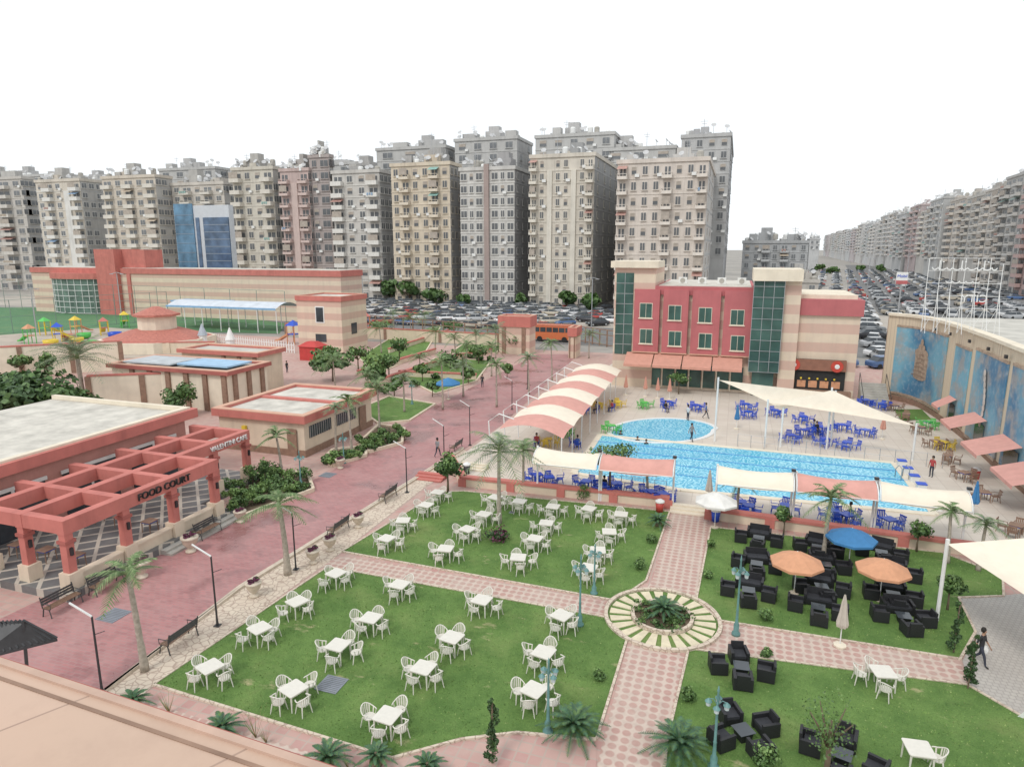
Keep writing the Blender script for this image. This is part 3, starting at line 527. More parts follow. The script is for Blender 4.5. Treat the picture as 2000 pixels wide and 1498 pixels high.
for u,v in [(0,0),(0,2.9),(0,5.8),(0,8.7),(-2.5,11.5),(-2.5,14.3),(-5,0),(-2.5,0)]:
    b=MB(); b.box(u-.19,v-.19,1.1,u+.19,v+.19,zb-.021); c_=b.build('column',redp,PG); b=MB(); b.box(u-.32,v-.32,.351,u+.32,v+.32,1.1); b.build('pedestal',cream,c_); b=MB(); b.box(u-.26,v-.26,zb-.45,u+.26,v+.26,zb-.3); b.build('capital',redD,c_)
    b=MB(); b.box(u+.195,v-.06,1.9,u+.30,v+.06,2.25); b.build('wall_lamp',black,c_)
b=MB()
for a0,a1 in ((.33,2.55),(3.25,5.45),(6.15,8.35)): b.box(-.14,a0,.351,.14,a1,.85); b.box(-.2,a0,.85,.2,a1,.93)
b.build('low_wall',cream,PG); b=MB(); b.box(.5,4.3,0,.85,9.3,.23); b.box(.851,4.3,0,1.2,9.3,.12); b.build('steps',concrete,PG)
text('FOOD COURT',.50,'sign_letters',interior,PG,(.28,5.2,zb+.16),(R(90),0,R(90)),.04); text('VALENTINI CAFE',.42,'sign_letters',white,PG,(-2.21,12.6,zb+.16),(R(90),0,R(90)),.04)
for i in range(6):
    u=-27-1.6-(i%3)*1.9; v=19.5+1.5+(i//3)*4.2
    x,y=XY(u,v); BT.put(x,y,.36,-GA,'small dark table under the pergola, %s'%['near row by the road','near row middle','near row by the shops','far row by the road','far row middle','far row by the shops'][i],'table',None,KF,brownst)
b=MB(); P=[(*G(-60,1215,4.2),4.2),(*G(45,1212,4.2),4.2),(*G(112,1247,3.4),3.4),(*G(-60,1290,3.4),3.4)]; b.add(P+[(x,y,z-.08) for x,y,z in P],[(0,1,2,3),(7,6,5,4),(0,4,5,1),(1,5,6,2),(2,6,7,3),(3,7,4,0)])
for i in range(14):
    f=i/13; p=Vector(P[0]).lerp(Vector(P[1]),f); q=Vector(P[3]).lerp(Vector(P[2]),f); b.tube([p+Vector((0,0,.03)),q+Vector((0,0,.03))],.035,4)
b.tube([P[1],(P[1][0]-.3,P[1][1],0)],.05,5)
tag(b.build('roof_canopy',M('dark_sheet',(.045,.045,.048),.5,.3,3)),'black ribbed metal canopy roof at the left frame edge','canopy')
# ---------- kiosk building
def flatroof(name,label,u0,u1,v0,v1,h,fas,wallm,fascm,roofm,plinth=None,over=.35):
    t=thing(name,label,'building',(*XY(u0,v0),0),-GA); w=u1-u0; d=v1-v0
    b=MB(); b.box(0,0,0,w,d,h-fas); b.build('wall',wallm,t)
    b=MB(); o=over; b.box(-o,-o,h-fas,w+o,0.25,h); b.box(-o,d-.25,h-fas,w+o,d+o,h); b.box(-o,.251,h-fas,.25,d-.251,h); b.box(w-.25,.251,h-fas,w+o,d-.251,h); b.build('parapet',fascm,t)
    b=MB(); o-=.03; b.box(-o,-o,h+.001,w+o,0.2,h+.06); b.box(-o,d-.2,h+.001,w+o,d+o,h+.06); b.box(-o,.201,h+.001,.2,d-.201,h+.06); b.box(w-.2,.201,h+.001,w+o,d-.201,h+.06); b.build('parapet_cap',stripe,t)
    b=MB(); b.box(.252,.252,h-fas+.001,w-.252,d-.252,h-.18); b.build('roof',roofm,t)
    if plinth: b=MB(); b.box(-.08,-.08,0,w+.08,d+.08,.5); b.build('plinth',plinth,t)
    return t,w,d
ua,va=GUV(597,893)
t,w,d=flatroof('kiosk_building','small cream kiosk building with a red parapet left of the road',ua-7.6,ua,va,va+9.5,3.15,.55,cream,redp,rooflight,brownst)
b=MB(); b.box(0.3,d*.48,2.98,w-.3,d*.48+.5,3.13); b.build('roof_divider',redp,t)
for v0 in (.6,4.2): 
    b=MB(); b.box(w,v0,1.3,w+.05,v0+2.8,2.2); q=b.build('window',darkglass,t); b=MB(); [b.box(w+.051,v0+.02+i*.28,1.3,w+.08,v0+.08+i*.28,2.2) for i in range(10)]; b.build('frame',metalp,q)
b=MB(); b.box(w-1.4,-.15,0,w-.6,-.09,2.1); b.build('door',brownst,t)
b=MB(); b.box(w+.09,7.4,0,w+.14,8.4,2.1); b.build('door',brownst,t)
b=MB(); b.box(w*.3,-.28,1.7,w*.34,-.05,2.); b.build('wall_lamp',yellowpl,t)
# ---------- mid-left service buildings
ua,va=GUV(450,806)
t,w,d=flatroof('service_building','long cream service building with brown pilasters and sheet metal roofs',ua-14,ua,va,va+5.5,3.9,.35,creamL,redD,roofgrey)
for i in range(6): b=MB(); b.box(w-.6-i*2.2,-.2,0,w-.1-i*2.2,0,3.5); b.build('pilaster',brownst,t)
for i in range(3): b=MB(); b.box(w,.6+i*1.9,0,w+.2,1.1+i*1.9,3.5); b.build('pilaster',brownst,t)
b=MB(); b.box(w-7,1.2,3.95,w-1,4.6,4.1); b.build('roof_sheet',M('blue_sheet',(.32,.50,.68),.5,.2,1),t); b=MB(); b.box(w-13.2,.6,3.95,w-7.3,4.5,4.08); b.build('roof_sheet',M('grey_sheet',(.45,.48,.50),.5,.25,1),t)
ua,va=GUV(508,768)
t,w,d=flatroof('annex_building','cream annex with red cornice behind the service building',ua-10,ua,va,va+4,4.3,.4,cream,redp,roofgrey)
b=MB(); b.box(w*.62,-.05,0,w*.72,0,2.2); b.build('door',interior,t)
for i in range(3): b=MB(); b.box(w-.5-i*2.,-.2,0,w-.1-i*2.,0,3.8); b.build('pilaster',brownst,t)
def wallline(label,p0,p1,h,m,cop,pil=0,pm=None,th=.3,name='boundary_wall'):
    A=Vector(G(*p0)); B=Vector(G(*p1)); L=(B-A).length; rz=math.atan2(B.y-A.y,B.x-A.x)
    t=thing(name,label,'wall',(A.x,A.y,0),rz); b=MB(); b.box(0,-th/2,0,L,th/2,h); b.build('panel',m,t); b=MB(); b.box(-.05,-th/2-.06,h,L+.05,th/2+.06,h+.16); b.build('coping',cop,t)
    n=int(L/pil) if pil else 0
    if n:
        for i in range(n+1): b=MB(); x=L*i/n; b.box(x-.25,-th/2-.1,0,x+.25,th/2+.1,h-.003); b.build('pilaster',pm or m,t)
    return t
wallline('long cream boundary wall with brown pilasters and red coping at left',(-60,742),(240,722),3.6,creamL,redp,4,brownst)
wallline('cream wall with red coping behind the octagonal kiosk',(150,692),(420,690),1.6,cream,redp,6)
wallline('cream wall between service building and trees',(180,800),(385,790),3.2,creamL,redp,3.4,brownst)
wallline('low red topped wall between upper left lawn and pool deck',(905,948),(1305,990),.5,cream,redp,2.6,redp,.35,'low_wall')
wallline('low red topped wall between right lawn and pool deck',(1385,1012),(1905,1085),.5,cream,redp,2.6,redp,.35,'low_wall')
wallline('low red topped wall from the steps to the road kerb',(880,905),(905,948),.5,cream,redp,0,None,.35,'low_wall')
for i,(p,q) in enumerate([((718,760),(880,705)),((760,690),(880,650)),((880,705),(960,690)),((700,735),(850,690)),((780,735),(930,742))]): wallline('low red coped garden wall in the far garden, %s'%ORD[i],p,q,.6,cream,redp,0,None,.3,'garden_wall')
for L in [[(700,700),(780,650),(860,640),(830,690),(740,730)],[(790,740),(850,700),(960,705),(930,745),(850,770)],[(880,690),(930,655),(985,660),(970,690)],[(700,800),(760,775),(850,790),(800,822),(740,828)]]:
    sheet('lawn',L,.04,lawn); kerb('lawn_kerb',[G(x,y) for x,y in L],.2,.12,cream)
sheet('lawn',[(1745,800),(1800,800),(1820,820),(1760,822)],.04,lawn)
for L in [[(455,1005),(470,935),(600,925),(612,960),(480,1010)],[(700,870),(740,832),(790,840),(785,868),(720,885)],[(632,900),(650,882),(715,875),(715,892),(650,912)]]:
    P=[G(x,y) for x,y in L]; b=MB(); b.poly(P,.12); o=b.build('bed_soil',soil); o['kind']='structure'
    if o.data.polygons[0].normal.z<0: o.data.flip_normals()
    kerb('bed_kerb',P,.2,.25,cream)
for i,(a,c,wd) in enumerate([(1345,1000,2.1),(840,935,2.),(925,915,2.0)]):
    x,y=G(a,c); t=thing('steps','flight of three low %s steps %s'%(('beige','at the top of the central path') if i==0 else (('red','by the road left of upper lawn') if i==1 else ('pale','beside the deck corner'))),'steps',(x,y,0),-GA)
    for k in range(3): b=MB(); b.box(-wd/2,-.5+k*.33,.02,wd/2,.5,.1+k*.1); b.build('step',redp if i==1 else creamL,t)
# ---------- canopies left row
ua,va=GUV(975,835,2.6); ub,vb=GUV(1100,850,2.6); uc,vc=GUV(1130,712,2.8); ud,vd=GUV(1215,716,2.8)
for i in range(8):
    f0,f1=i/8,(i+1.0)/8; t=thing('shade_canopy','%s arched fabric shade canopy beside road, %s from the near end'%(('red','cream')[i%2],ORD[i]),'canopy',(*XY(-13.5,0),0),-GA)
    b=MB(); n=8; m_=6; vs=[]
    for j in range(m_+1):
        f=f0+(f1-f0)*j/m_; L=Vector((ua,va)).lerp(Vector((uc,vc)),f); Q=Vector((ub,vb)).lerp(Vector((ud,vd)),f)
        for k in range(n+1):
            g_=k/n; p=L.lerp(Q,g_); z=2.2+.8*sin(PI*min(1,.12+.82*g_))+.16*sin(PI*j/m_); vs.append((p.x+13.5,p.y,z+.004*(i%2)))
    b.add(vs,[(j*(n+1)+k,j*(n+1)+k+1,(j+1)*(n+1)+k+1,(j+1)*(n+1)+k) for j in range(m_) for k in range(n)]); b.build('fabric',(pinkcloth,creamcloth)[i%2],t,True)
    p=Vector((ua,va)).lerp(Vector((uc,vc)),f0); b=MB(); b.tube([(p.x+12.9,p.y,0),(p.x+12.7,p.y,3.0),(p.x+13.5,p.y,3.6),(p.x+14.6,p.y,3.3)],.045,6); b.build('post',white,t)
    p=Vector((ub,vb)).lerp(Vector((ud,vd)),f0); b=MB(); b.tube([(p.x+13.4,p.y,0),(p.x+13.4,p.y,2.4)],.04,6); b.build('post',white,t)
def barrel(p0,p1,m,label,wv=1.15):
    A=Vector(G(*p0,3.05)); B=Vector(G(*p1,3.05)); L=(B-A).length; rz=math.atan2(B.y-A.y,B.x-A.x); t=thing('barrel_canopy',label,'canopy',(A.x,A.y,0),rz)
    b=MB(); n=8; k=10; vs=[]
    for i in range(k+1):
        x=L*(.01+.98*i/k); sg=-.14*sin(PI*i/k)
        for j in range(n+1): a=PI*(.08+.84*j/n); vs.append((x,-wv*cos(a),2.15+.8*sin(a)+sg))
    b.add(vs,[(i*(n+1)+j,(i+1)*(n+1)+j,(i+1)*(n+1)+j+1,i*(n+1)+j+1) for i in range(k) for j in range(n)]); b.build('fabric',m,t,True)
    for x in (0,L):
        b=MB(); b.tube([(x,-wv*cos(PI*(.08+.84*j/n)),2.15+.8*sin(PI*(.08+.84*j/n))) for j in range(n+1)],.035,5); b.build('hoop',white,t); b=MB(); b.tube([(x,.02,0),(x,.02,3.1)],.06,8); b.build('post',white,t)
    b=MB(); b.tube([(0,-wv*.97,2.32),(L,-wv*.97,2.32)],.03,5); b.build('rail',white,t)
    b=MB(); b.cbox(L,-.02,3.1,.22,.2,.12); b.build('flood_lamp',black,t)
barrel((1050,872),(1172,884),creamcloth,'cream barrel shade canopy, leftmost by the pool'); barrel((1176,884),(1318,896),pinkcloth,'red barrel shade canopy, second from left by the pool')
barrel((1402,908),(1550,922),creamcloth,'cream barrel shade canopy, middle by the pool'); barrel((1556,922),(1712,938),pinkcloth,'red barrel shade canopy, fourth from left by the pool'); barrel((1718,938),(1893,958),creamcloth,'cream barrel shade canopy, rightmost by the pool')
def sail(label,pts,m=creamcloth,sag=.5):
    P=[Vector((*G(a,c,z),z)) for a,c,z in pts]; t=thing('shade_sail',label,'shade sail',(0,0,0)); b=MB(); n=10; vs=[];fs=[]
    if len(P)==3:
        idx={}
        for i in range(n+1):
            for j in range(n+1-i):
                w0,w1=i/n,j/n; w2=1-w0-w1; p=P[0]*w0+P[1]*w1+P[2]*w2; cen=(P[0]+P[1]+P[2])/3; e=27*w0*w1*w2; ed=(w0*w1+w1*w2+w2*w0)*.25
                p=p.lerp(cen,ed); p.z-=sag*e*.5; idx[i,j]=len(vs); vs.append(p)
        for i in range(n):
            for j in range(n-i):
                fs.append((idx[i,j],idx[i+1,j],idx[i,j+1]))
                if j<n-i-1: fs.append((idx[i+1,j],idx[i+1,j+1],idx[i,j+1]))
    else:
        for i in range(n+1):
            for j in range(n+1): p=P[0].lerp(P[1],i/n).lerp(P[3].lerp(P[2],i/n),j/n); p.z-=sag*sin(PI*i/n)*sin(PI*j/n); vs.append(p)
        fs=[(i*(n+1)+j,(i+1)*(n+1)+j,(i+1)*(n+1)+j+1,i*(n+1)+j+1) for i in range(n) for j in range(n)]
    b.add(vs,fs); b.build('fabric',m,t,True)
    for p in P: b=MB(); b.tube([(p.x,p.y,0),(p.x,p.y,p.z+.2)],.075,8); b.build('post',white,t)
sail('large cream triangular shade sail before the club building',[(1403,742,5),(1632,768,4.2),(1530,800,3)]); sail('long cream pointed shade sail reaching toward the mural wall',[(1500,785,3.6),(1625,762,4.6),(1790,832,2.6)])
sail('big cream shade sail at the right frame edge',[(1850,1062,3.4),(2150,1040,4),(2200,1290,3.6),(2060,1200,3.2)])
x,y=G(1985,1400); t=thing('banner_stand','white curved banner with dark round emblem at right edge','banner',(x,y,0),-.6); b=MB(); b.add([(.0+.5*f+.25*sin(PI*f),0,2.0*f) for f in [i/6 for i in range(7)]]+[(.9+.2*f,0.02,2.2*f) for f in [i/6 for i in range(7)]],[(i,i+7,i+8,i+1) for i in range(6)]); b.build('banner',white,t); b=MB(); b.tube([(.62+.2*cos(a),-.05,1.1+.2*sin(a)) for a in [i*PI/8 for i in range(17)]],.02,4); b.build('emblem',black,t); text('R',.3,'emblem_letter',black,t,(.62,-.04,1.),(R(90),0,0),.01)
# ---------- club building
VC=73.0
def UZ(a,c,V=VC): return W(a,c,V)
uL,zt=UZ(1195,510); uR0,_=UZ(1282,510); CB=thing('club_building','red and cream three storey club building with two glass towers','building',(*XY(0,VC),0),-GA)
def bx(name,m,u0,v0,z0,u1,v1,z1,par=CB): b=MB(); b.box(u0,v0,z0,u1,v1,z1); return b.build(name,m,par)
def stripemat():
    m,n,p=nt('striped_wall'); v=tc(n,'Object'); s=n.nodes.new('ShaderNodeSeparateXYZ'); n.links.new(v,s.inputs[0]); w=n.nodes.new('ShaderNodeMath'); w.operation='MODULO'; n.links.new(s.outputs[2],w.inputs[0]); w.inputs[1].default_value=1.9
    c=mix(n,ramp(n,w.outputs[0],.93,.95),(.70,.58,.45),(.61,.42,.34)); f=noise(n,v,.7,5); c=mix(n,ramp(n,f,.4,.8,0,.35),c,(.46,.37,.31)); f=noise(n,tc(n,'Object',(1,1,.1)),1.2,5); c=mix(n,ramp(n,f,.5,.8,0,.25),c,(.35,.28,.24)); n.links.new(c,p.inputs['Base Color']); p.inputs['Roughness'].default_value=.85; return m
SM=stripemat()
uA=UZ(1238,620)[0]; uB=UZ(1470,620)[0]; uC=UZ(1527,620)[0]; uD=UZ(1680,640)[0]; uE=UZ(1568,530)[0]
zr=UZ(1350,560)[1]; zr2=UZ(1600,585)[1]
bx('wall',SM,uL+.4,0,0,uR0,9,zt-.5); bx('tower_cap',creamL,uL,-.5,zt-.7,uR0+.3,6,zt)
bx('wall',SM,uR0,.3,0,uB,16,zr-.9); bx('wall',SM,uB,.2,0,uD,11,zr2-1.6); bx('parapet',clubred,uR0,.0,zr-.9,uB,16.,zr); bx('parapet',clubred,uB,-.1,zr2-1.6,uD+.2,11,zr2)
bx('roof',rooflight,uR0+.3,.5,zr+.003,uB-.3,15.5,zr+.05); bx('roof',creamL,uB+.3,1.,zr2+.003,uD-.3,10.5,zr2+.4)
g0,z0_=UZ(1205,533); g1,z1_=UZ(1233,692); w_=bx('glass_strip',greenglass,g0,-.06,max(.3,z1_),g1,0,z0_)
b=MB()
for i in range(1,8): z=z1_+(z0_-z1_)*i/8; b.box(g0,-.1,z-.025,g1,-.061,z+.025)
b.box((g0+g1)/2-.025,-.1,z1_,(g0+g1)/2+.025,-.062,z0_); b.build('frame',metalp,w_)
zc=UZ(1500,525)[1]; zg=UZ(1500,548)[1]
bx('glass_tower',greenglass,uB-.1,-1.2,2.6,uC,3,zg); bx('tower_cap',creamL,uB-.25,-1.5,zg,uE,4,zc); bx('wall',SM,uC,-.6,0,uE,3.9,zg-.003)
b=MB()
for i in range(9): z=2.6+(zg-2.6)*i/8.5; b.box(uB-.14,-1.26,z-.022,uC+.03,-1.201,z+.022)
for i in range(4): u=uB-.1+(uC-uB+.1)*i/3; b.box(u-.022,-1.25,2.6,u+.022,-1.202,zg)
b.build('mullions',metalp,CB); bx('door',greenglass,uB+.3,-.8,.1,uC-.4,-.4,2.6)
for k,(a0,a1) in enumerate([(1238,1287),(1294,1343),(1350,1405),(1412,1468)]):
    q0=UZ(a0,640)[0]; q1=UZ(a1,640)[0]; zb_=UZ(1350,690)[1]; bx('bay',clubred,q0,-.35,zb_,q1,.29,zr-.35); bx('bay_ledge',stripe,q0-.05,-.42,zb_-.12,q1+.05,.29,zb_-.002)
    for r_ in range(2):
        cxp=(a0+a1)/2; cy_=(606 if r_==0 else 656)+(k*4.5); uu,zz=UZ(cxp,cy_); hw=.68; hh=.80
        f_=bx('window',creamL,uu-hw,-.41,zz-hh,uu+hw,-.351,zz+hh); bx('sill',creamL,uu-hw-.1,-.48,zz-hh-.1,uu+hw+.1,-.351,zz-hh-.002,f_)
        for s_ in (-1,1): bx('pane',greenglass,uu+(s_*.325)-.30,-.43,zz-hh+.06,uu+(s_*.325)+.30,-.412,zz+hh-.06,f_)
for k in range(4):
    q0=uA+(uB-uA)*k/4-.6; q1=q0+(uB-uA)/4-.12; b=MB(); za=3.9; b.add([(q0,.0,za),(q1,.0,za),(q1,-2.4,za-1.0),(q0,-2.4,za-1.0),(q1,-2.4,za-1.25),(q0,-2.4,za-1.25)],[(3,2,1,0),(5,4,2,3)]); b.build('awning',terra,CB)
for k in range(9):
    q0=uA-1+(uB-uA+.6)*k/9; w_=bx('shop_window',greenglass,q0+.08,.2,.3,q0+(uB-uA)/9-.08,.299,2.7); bx('frame',creamL,q0-.06,.14,.1,q0+.06,.27,2.8,w_)
s0,_=UZ(1527,740); s1,_=UZ(1650,740); bx('shop_recess',interior,s0+.1,-.02,.9,s1,.19,4.0); bx('base',brownst,s0,-.7,0,s1+.6,-.03,.9); bx('shop_fascia',M('fascia_brown',(.26,.12,.08),.7),s0+.1,-.3,2.9,s1,-.03,4.0)
for a in (1548,1632):
    uu,zz=UZ(a,738); b=MB(); b.lathe([(.58,0),(.58,.06)],0,0,20); o=b.build('round_logo',M('logo_red',(.5,.06,.04),.5),CB,loc=(uu,-.31,3.4)); o.rotation_euler=(R(90),0,0); b=MB(); b.lathe([(.12,0),(.24,.02),(.2,.04),(.1,.05)],0,0,10); b.build('logo_mark',white,o,loc=(0,0,.062))
for k in range(6): uu=s0+1+k*(s1-s0-2)/5.; bx('shop_lamp',yellowpl,uu-.08,-.4,2.0,uu+.08,-.2,2.15)
for k in range(5): uu=s0+.8+k*(s1-s0-1.6)/4.; bx('shop_display',orangecl,uu-.4,-.06,1.1,uu+.4,-.021,1.8)
ST=thing('outside_staircase','dark outdoor staircase beside the mural building','stairs',(*XY(uD+.6,VC-2),0),-GA)
for k in range(9): b=MB(); b.box(0,k*.35,0,2.4,k*.35+.36,.19*(k+1)); b.build('step',concrete,ST)
for k in (0,2.4): b=MB(); b.tube([(k,0,.9),(k,3.1,2.7)],.03,5); b.tube([(k,0,0),(k,0,.9)],.03,5); b.tube([(k,3.1,1.7),(k,3.1,2.7)],.03,5); b.build('handrail',black,ST)
for i in range(5):
    b=MB(); b.box(0,0,0,.9,.5,.7); o=b.build('air_conditioner',white,None,loc=(*XY(uR0+2+i*2.1,VC+5),zr+.06),rz=-GA); tag(o,'white air conditioner on club roof, %s from left'%ORD[i],'air conditioner','air conditioners on the club roof'); b=MB(); b.lathe([(.28,0),(.28,.03)],n=10); f=b.build('fan',concrete,o,loc=(.45,-.01,.35)); f.rotation_euler=(R(90),0,0)
# ---------- mural building
MT=8.7
curve=[GUV(1738,611,MT),GUV(1800,617,MT),GUV(1850,628,MT),GUV(1925,652,MT),GUV(2000,680,MT)]
curve+=[(curve[-1][0],curve[-1][1]-8),(curve[-1][0]-.3,curve[-1][1]-20)]
MBd=thing('mural_building','curved cream brick building with seashell murals on its wall','building',(*XY(0,0),0),-GA)
def crv(f):
    n=len(curve)-1; i=min(n-1,int(f*n)); t_=f*n-i; P=[Vector(curve[max(0,min(n,j))]) for j in (i-1,i,i+1,i+2)]
    return .5*((2*P[1])+(P[2]-P[0])*t_+(2*P[0]-5*P[1]+4*P[2]-P[3])*t_*t_+(3*P[1]-P[0]-3*P[2]+P[3])*t_**3)
cs=[crv(i/48) for i in range(49)]
def ribbon(off0,off1,z0,z1,i0=0,i1=48):
    b=MB(); out=[];inn=[]
    for i in range(i0,i1+1):
        p=cs[i]; q=cs[min(48,i+1)]-cs[max(0,i-1)]; nn=Vector((q.y,-q.x)).normalized(); out.append(p+nn*off0); inn.append(p+nn*off1)
    n=len(out); vs=[(*p,z0) for p in out]+[(*p,z1) for p in out]+[(*p,z0) for p in inn]+[(*p,z1) for p in inn]; fs=[]
    for i in range(n-1): fs+=[(i,i+1,n+i+1,n+i),(2*n+i+1,2*n+i,3*n+i,3*n+i+1),(n+i,n+i+1,3*n+i+1,3*n+i),(i+1,i,2*n+i,2*n+i+1)]
    fs+=[(0,n,3*n,2*n),(n-1,3*n-1,4*n-1,2*n-1)]; return b.add(vs,fs)
mwall=brickm('cream_wall_brick',(.66,.56,.42),(.61,.51,.38),(.52,.43,.33),.5,.25,.02,.25,(.52,.43,.34),.85,kind='Object')
q=cs[24]-cs[23]; sgn=1 if Vector((q.y,-q.x)).x<0 else -1
ribbon(0,-sgn*.5,0,MT-.25).build('wall',mwall,MBd); ribbon(sgn*.2,-sgn*.55,MT-.25,MT).build('cornice',creamL,MBd)
b=MB(); b.poly([tuple(p) for p in cs]+[(60,cs[-1].y),(50,cs[0].y+3)],MT-.35); b.build('roof',roofgrey,MBd)
b=MB(); b.box(cs[0].x,cs[0].y,0,cs[0].x+25,cs[0].y+.3,MT-.4); b.build('wall',mwall,MBd); ribbon(sgn*.1,-.0,0,.5).build('plinth',brownst,MBd)
def muralmat(name,c1,c2,c3,sc):
    m,n,p=nt(name); v=tc(n,'Object'); w=n.nodes.new('ShaderNodeTexWave'); w.wave_type='BANDS'; w.inputs['Scale'].default_value=sc; w.inputs['Distortion'].default_value=14; w.inputs['Detail'].default_value=4; w.inputs['Detail Scale'].default_value=.7; n.links.new(v,w.inputs[0]); c=mix(n,w.outputs['Fac'],c1,c2)
    f=noise(n,v,.5,7,.65); c=mix(n,ramp(n,f,.47,.60,0,.75),c,c3); f=noise(n,v,2.5,5); c=mix(n,ramp(n,f,.5,.8,0,.5),c,(.5,.55,.58)); n.links.new(c,p.inputs['Base Color']); p.inputs['Roughness'].default_value=.5; return m
mur=muralmat('sea_mural',(.06,.19,.33),(.17,.40,.52),(.36,.33,.30),.12); shellm=M('shell_tan',(.38,.29,.22),.5,.4,3); shellw=M('shell_white',(.58,.54,.49),.5,.25,3); shelld=M('shell_brown',(.24,.16,.12),.5,.4,3)
def iat(px): return min(range(49),key=lambda i: abs(proj(cs[i].x,cs[i].y,4)-px))
pan=[(iat(1748),iat(1845),.9,7.4),(iat(1864),iat(1890),.9,7.0),(iat(1903),iat(1957),.6,7.3),(iat(1972),48,.6,7.4)]
for i0,i1,a,c in pan:
    i1=max(i1,i0+1); P_=ribbon(sgn*.12,sgn*.02,a,c,i0,i1).build('mural_panel',mur,MBd); ribbon(sgn*.16,sgn*.02,c+.002,c+.2,i0,i1).build('panel_trim',shellm,P_); ribbon(sgn*.16,sgn*.02,a-.2,a-.002,i0,i1).build('panel_trim',shellm,P_)
def onwall(b,fi,z,loop,off):
    i=int(fi); p=cs[i]; q=(cs[min(48,i+1)]-cs[max(0,i-1)]).normalized(); nn=Vector((q.y,-q.x))*sgn; b.add([(p.x+q.x*x+nn.x*off,p.y+q.y*x+nn.y*off,z+y) for x,y in loop],[tuple(range(len(loop)))])
m1=(pan[0][0]+pan[0][1])/2
b=MB(); onwall(b,m1,4.1,[(1.7*cos(a)*(1-.35*sin(a)),1.5*sin(a)) for a in [i*PI/10 for i in range(20)]],.19); onwall(b,m1,5.2,[(1.2*cos(a),.5*sin(a)) for a in [j*PI/8 for j in range(16)]],.21); onwall(b,m1,5.75,[(.6*cos(a),.35*sin(a)) for a in [j*PI/8 for j in range(16)]],.23); onwall(b,m1,6.2,[(.25*cos(a),.4*sin(a)) for a in [j*PI/8 for j in range(16)]],.25); b.build('shell_picture',shellm,MBd)
b=MB()
for i in range(6): onwall(b,m1,3.0+i*.4,[(-1.3+.2*i+2.6*(.9-.12*i)*f,.10*sin(PI*f)+s*.035) for s,FF in ((1,[j/8 for j in range(9)]),(-1,[1-j/8 for j in range(9)])) for f in FF],.27)
b.build('shell_bands',shelld,MBd)
b=MB(); onwall(b,m1,2.2,[(.5*cos(a)+2.3,.6*sin(a)) for a in [i*PI/8 for i in range(16)]],.20); onwall(b,m1,4.9,[(.4*cos(a)+2.6,.4*sin(a)) for a in [i*PI/8 for i in range(16)]],.20); onwall(b,m1,1.9,[(.55*cos(a)-2.3,.35*sin(a)) for a in [i*PI/8 for i in range(16)]],.20)
for i in range(10): a=i*.45; onwall(b,(pan[2][0]+pan[2][1])/2,2.2+i*.42,[(.28*cos(t_)+.35*sin(a),.26*sin(t_)) for t_ in [j*PI/6 for j in range(12)]],.19+.004*i)
b.build('shell_picture',shellw,MBd)
for k,(px,pw,z,dd) in enumerate([(1868,1.8,2.0,1.3),(1925,3.0,2.0,2.2),(1990,3.4,2.0,2.4),(2070,3.6,2.,2.4)]):
    i=iat(px); p=cs[i]; q=(cs[min(48,i+1)]-cs[max(0,i-1)]).normalized(); nn=Vector((q.y,-q.x))*sgn; b=MB(); h=pw/2; A=p-q*h+nn*.17;B=p+q*h+nn*.17
    b.add([(*A,z+.75),(*B,z+.75),(*(B+nn*dd),z),(*(A+nn*dd),z),(*(B+nn*dd),z-.22),(*(A+nn*dd),z-.22)],[(0,1,2,3),(3,2,4,5)]); b.build('awning',pinkcloth,MBd)
    b=MB(); A=p-q*h*.7+nn*.18;B=p+q*h*.7+nn*.18; b.add([(*A,.1),(*B,.1),(*B,2.2),(*A,2.2)],[(0,1,2,3)]); b.build('door',darkglass,MBd)
for i in range(14,44,4):
    p=cs[i]; q=(cs[i+1]-cs[i-1]).normalized(); nn=Vector((q.y,-q.x))*sgn; b=MB(); c_=p+nn*.3; b.cbox(c_.x,c_.y,7.7,.15,.3,.25); b.build('wall_lamp',black,MBd)
for k in range(8):
    i=14+k*4; p=cs[min(48,i)]; q=(cs[min(48,i+1)]-cs[i-1]).normalized(); nn=Vector((q.y,-q.x))*sgn; c_=p+nn*(2.9); x,y=XY(c_.x,c_.y)
    BT.put(x,y,.02,k,'brown table along the mural wall terrace, %s from far end'%ORD[k],'table','terrace tables',KF,brownst)
    for s_ in (0,1,2): BC.put(x+cos(k+s_*PI/2)*.6,y+sin(k+s_*PI/2)*.6,.02,k+s_*PI/2-PI/2,'dark armchair at terrace table, %s from far end, %s'%(ORD[k],('right','middle','left')[s_]),'chair','terrace chairs',KF,brownst)
VS=62; a0,z0=W(1800,636,VS); a1,z1=W(1962,505,VS); SG=thing('roof_sign','white scaffold roof sign with letters seen from behind','sign',(*XY(a0,VS),MT-.35),-GA); w=a1-a0; h=z1-MT+.35
b=MB()
for i in range(7): b.tube([(w*i/6,0,0),(w*i/6,0,h*(1 if i<6 else .93))],.028,4); b.tube([(w*i/6,0,h*.55),(w*i/6,-1.2,0)],.022,4)
for j in range(1,7): b.tube([(0,0,h*j/6),(w,0,h*j/6)],.02,4)
for i in range(6): b.tube([(w*i/6,0,0),(w*(i+1)/6,0,h/3)],.016,4)
b.build('scaffold',white,SG)
for i in range(9):
    b=MB(); x=w*(.08+.1*i); b.tube([(x+.3*cos(a)*(1 if i%2 else .6),-.15,h*.88+.2*sin(a)) for a in [PI+j*PI/6 for j in range(7)]],.045,5)
    if i%3==0: b.tube([(x+.32,-.15,h*.84),(x+.32,-.15,h*.97)],.045,5)
    if i%3==1: b.tube([(x,-.15,h*.95),(x+.1,-.15,h*.95)],.05,5)
    b.build('script_letter',white,SG)
